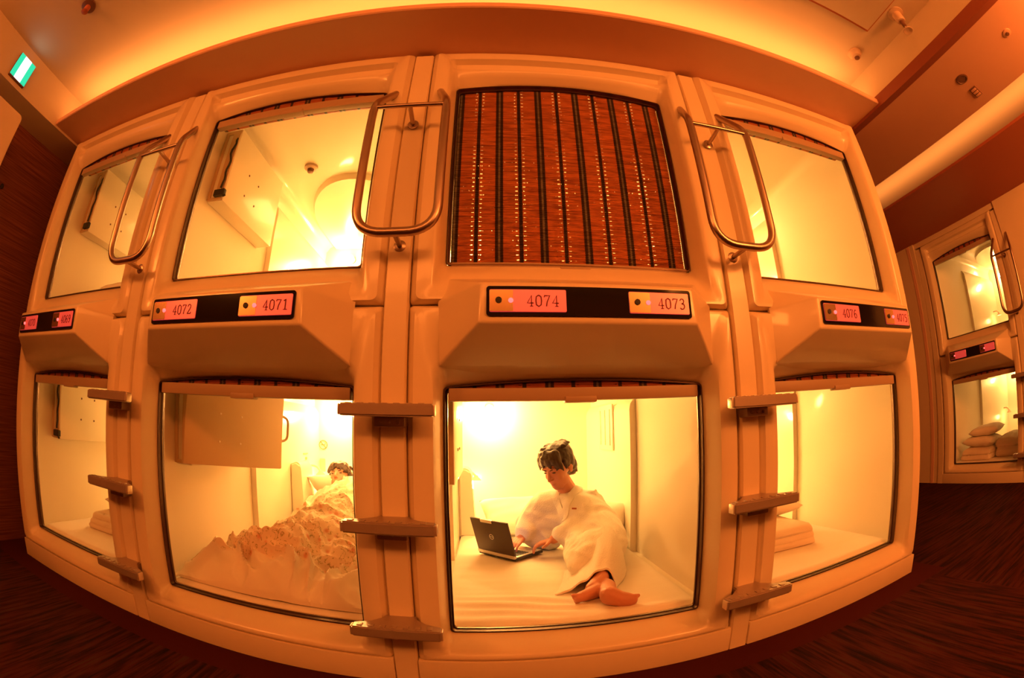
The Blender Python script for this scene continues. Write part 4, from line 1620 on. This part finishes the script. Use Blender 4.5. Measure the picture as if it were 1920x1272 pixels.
bm = bmesh.new(); box(bm, .012, LW - .012, .006, .0075, .020, .188, mat=LT); obj('screen', bm, mat('screen', (.03, .03, .04), .15, emit=(.55, .70, 1.0), estr=.5), lid, smooth=False)
bm = bmesh.new(); box(bm, .0, LW, -.010, .004, -.004, .014, bev=.003, mat=LT); obj('hinge_strip', bm, M['silver'], lap)
bm = bmesh.new()
E0 = LT @ Matrix.Translation((LW * .50, -.0062, .106)) @ Matrix.Rotation(pi / 2, 4, 'X')
rr = [[bm.verts.new(E0 @ Vector((r * cos(2 * pi * i / 28), r * sin(2 * pi * i / 28), h))) for i in range(28)] for r, h in ((.0150, 0), (.0150, .0012), (.0118, .0012), (.0118, 0))]
for q in range(3):
    for i in range(28):
        bm.faces.new((rr[q][i], rr[q][(i + 1) % 28], rr[q + 1][(i + 1) % 28], rr[q + 1][i]))
def bar2(x0, z0, x1, z1, w=.0017):
    a = Vector((x0, z0, 0)); b = Vector((x1, z1, 0)); d = b - a
    mm = E0 @ Matrix.Translation((a + b) / 2) @ Matrix.Rotation(math.atan2(d.y, d.x), 4, 'Z')
    box(bm, -d.length / 2, d.length / 2, -w / 2, w / 2, 0, .0012, mat=mm)
# four capital letters across the ring: D, a slanted E, L, L
u = .0046
x = -.0094
bar2(x, -u / 2, x, u / 2); bar2(x, u / 2, x + .0026, u / 4); bar2(x + .0026, u / 4, x + .0026, -u / 4); bar2(x + .0026, -u / 4, x, -u / 2)
x = -.0044
for q in (-.0022, 0, .0022):
    bar2(x, q - .0006, x + .0032, q + .0012, .0010)
bar2(x, -.0028, x, .0016)
for x in (.0016, .0062):
    bar2(x, -u / 2, x, u / 2); bar2(x, -u / 2, x + .0030, -u / 2)
obj('lid_emblem', bm, M['silver'], lid)
bm = bmesh.new(); box(bm, LW * .29, LW * .60, -.0075, .002, .184, .2005, bev=.002, mat=LT); obj('lid_latch', bm, M['silver'], lid)

# ---- sleeper
SB = Vector((-.12, .9, ZB))
sl = empty('person', SB)
MI = Matrix.Translation(-SB)
tag(sl, 'dark-haired person asleep under the floral quilt, only the head showing', 'person')
SM = frame_matrix((-.205, 1.60, .492), (-.06, -.80, .58), (-.12, .62, .78))
bm = bmesh.new()
head_prims(bm, SM, .98)
chain(bm, [((-.17, 1.56, .44), .05), ((-.13, 1.44, .36), .08), ((-.10, 1.25, .30), .085), ((-.08, .95, .272), .085), ((-.09, .86, .262), .075)])
chain(bm, [((-.13, 1.42, .34), .06), ((.04, 1.38, .32), .05), ((.08, 1.18, .25), .035)])
chain(bm, [((-.13, 1.42, .34), .06), ((-.27, 1.36, .30), .05), ((-.28, 1.15, .24), .035)])
chain(bm, [((-.02, .90, .25), .065), ((.02, .60, .24), .05), ((.02, .28, .215), .03), ((.02, .24, .25), .02)])
chain(bm, [((-.15, .90, .25), .065), ((-.17, .62, .26), .05), ((-.15, .32, .215), .03), ((-.15, .28, .25), .02)])
me = blob(bm, .005, 3, .45)
place(link_mesh('body', me, M['skin'], sl))
n0 = set(bpy.data.objects)
face_parts(sl, SM, .98)
link_mesh('hair', hair_mesh(SM, .98, 11), M['hair'], sl)
for o in set(bpy.data.objects) - n0:
    place(o)
pillow((.56, .36, .13), 'white pillow under the head of the sleeper', (-.14, 1.665, .40), (-.60, 0, 0), 31)

# ---- floral quilt over the sleeper
def quilt_top(x, y):
    xl = x + .041
    base = ZB + .035
    axis = -.02 + .03 * sin(y * 3)
    hgt = .098 + .12 * max(0, min(1, (y - .35) / .75)) + .075 * max(0, min(1, (y - 1.0) / .45))
    wid = .26 + .05 * sin(y * 5)
    z = base + hgt * exp(-((xl - axis - .02) / wid) ** 2)
    z += .030 * exp(-(((xl + .27) / .15) ** 2 + ((y - .30) / .14) ** 2))
    z += .032 * exp(-(((xl + .36) / .12) ** 2 + ((y - .20) / .13) ** 2))
    z += .060 * exp(-(((xl + .05) / .14) ** 2 + ((y - .34) / .12) ** 2))
    z += .070 * exp(-(((xl - .16) / .16) ** 2 + ((y - .50) / .16) ** 2))
    z += .045 * exp(-(((xl + .12) / .12) ** 2 + ((y - .72) / .10) ** 2))
    v = Vector((x * 4.2, y * 4.2, 2.0))
    f1 = noise.noise(v)
    f2 = noise.noise(Vector((x * 9 + 2 * f1, y * 8 - 2 * f1, 7.0)))
    f3 = noise.noise(Vector((x * 17 + 3 * f2, y * 17, 11.0)))
    z += .090 * (sqrt(f1 * f1 + .002) - .18) - .062 * sqrt(f2 * f2 + .003) + .008 * f3 + .025
    r1 = noise.noise(Vector((x * 3.2 + y * 5.0 + 1.5 * f1, y * 3.0 - x * 4.0, 4.0)))
    r2 = noise.noise(Vector((x * 6.5 - y * 4.0 + f2, y * 6.0 + x * 3.0, 15.0)))
    z += .026 * (1 + .9 * exp(-((y - .20) / .16) ** 2)) * exp(-(r1 / .11) ** 2) + .014 * exp(-(r2 / .14) ** 2) - .010
    edge = min((xl + .455) / .09, (.455 - xl) / .09, 1.0)
    fe = min((y - .075) / .13, 1.0)
    z = ZB + .012 + (z - ZB - .012) * max(0, edge) ** .5 * max(0.0, fe) ** .6
    return max(z, ZB + .012)
bm = bmesh.new()
nx, ny = 140, 220
x0, x1, y0, y1 = -.041 - .455, -.041 + .455, .078, 1.52
T, B = [], []
for j in range(ny + 1):
    ra, rb = [], []
    for i in range(nx + 1):
        x, y = x0 + (x1 - x0) * i / nx, y0 + (y1 - y0) * j / ny
        yy = y + .05 * noise.noise(Vector((x * 5, 3, 1))) * min(1, max(0, (y - 1.2) / .3))
        z = quilt_top(x, yy)
        ra.append(bm.verts.new((x, yy, z)))
        rb.append(bm.verts.new((x, yy, max(ZB + .004, z - .022))))
    T.append(ra); B.append(rb)
for j in range(ny):
    for i in range(nx):
        bm.faces.new((T[j][i], T[j][i + 1], T[j + 1][i + 1], T[j + 1][i]))
        bm.faces.new((B[j][i], B[j + 1][i], B[j + 1][i + 1], B[j][i + 1]))
for j in range(ny):
    bm.faces.new((T[j][0], T[j + 1][0], B[j + 1][0], B[j][0]))
    bm.faces.new((T[j][nx], B[j][nx], B[j + 1][nx], T[j + 1][nx]))
for i in range(nx):
    bm.faces.new((T[0][i], B[0][i], B[0][i + 1], T[0][i + 1]))
    bm.faces.new((T[ny][i], T[ny][i + 1], B[ny][i + 1], B[ny][i]))
o = obj('floral_quilt', bm, M['floral'])
o.data.polygons.foreach_set('use_smooth', [True] * len(o.data.polygons))
tag(o, 'crumpled floral quilt with white turned-back ends, over the sleeper', 'quilt')

# ------------------------------------------------------------------ lights
COVE = (1.0, 0.36, 0.075)
area('cove_light', (.52, -.20, SOF + .03), (pi, 0, 0), 4.3, .04, 15, COVE)
area('aisle_cove_light', (4.10, -.6, 2.405), (pi, 0, 0), .05, 7.0, 14, COVE)
# added fill lights behind the photographer, for the unknown light of the room
area('front_fill_light', (1.35, -2.75, 2.30), (pi / 2 + radians(6), 0, 0), 4.4, .26, 42, (1.0, .245, .038))
area('left_fill_light', (-1.80, -2.3, 2.27), (pi / 2, 0, radians(-52)), .9, .4, 50, (1.0, .245, .038))
area('right_fill_light', (2.70, -2.3, 2.2), (pi / 2, 0, radians(48)), .9, .4, 22, (1.0, .245, .038))
area('aisle_fill_light', (3.0, -2.6, 1.9), (pi / 2, 0, radians(-38)), .8, .5, 66, (1.0, .265, .045))

w = bpy.data.worlds.new('World')
SC.world = w
w.use_nodes = True
w.node_tree.nodes['Background'].inputs[0].default_value = (1.0, .30, .06, 1)
w.node_tree.nodes['Background'].inputs[1].default_value = 0.02

# ------------------------------------------------------------------ camera: 16 mm equisolid fisheye on a 36 mm sensor
cd = bpy.data.cameras.new('camera')
cam = bpy.data.objects.new('camera', cd)
COL.objects.link(cam)
cd.type = 'PANO'
cd.panorama_type = 'FISHEYE_EQUISOLID'
cd.sensor_fit = 'HORIZONTAL'
cd.sensor_width = 36.0
cd.fisheye_lens = 16.0163
cd.fisheye_fov = pi * 1.25
cd.shift_x = -11.736 / 1920
cd.shift_y = 23.850 / 1272
cd.clip_start = .01
yaw, pitch, roll = .07569, .17627, -.01526
f = Vector((sin(yaw) * cos(pitch), cos(yaw) * cos(pitch), sin(pitch)))
r0 = Vector((cos(yaw), -sin(yaw), 0))
u0 = r0.cross(f)
r_ = r0 * cos(roll) + u0 * sin(roll)
u_ = u0 * cos(roll) - r0 * sin(roll)
mm = Matrix((r_, u_, -f)).transposed().to_4x4()
mm.translation = Vector((.78390, -1.37378, .8281))
cam.matrix_world = mm
SC.camera = cam

vs = SC.view_settings
vs.view_transform = 'Standard'
vs.look = 'None'
vs.exposure = 0.0
vs.gamma = 1.0
vs.use_curve_mapping = False
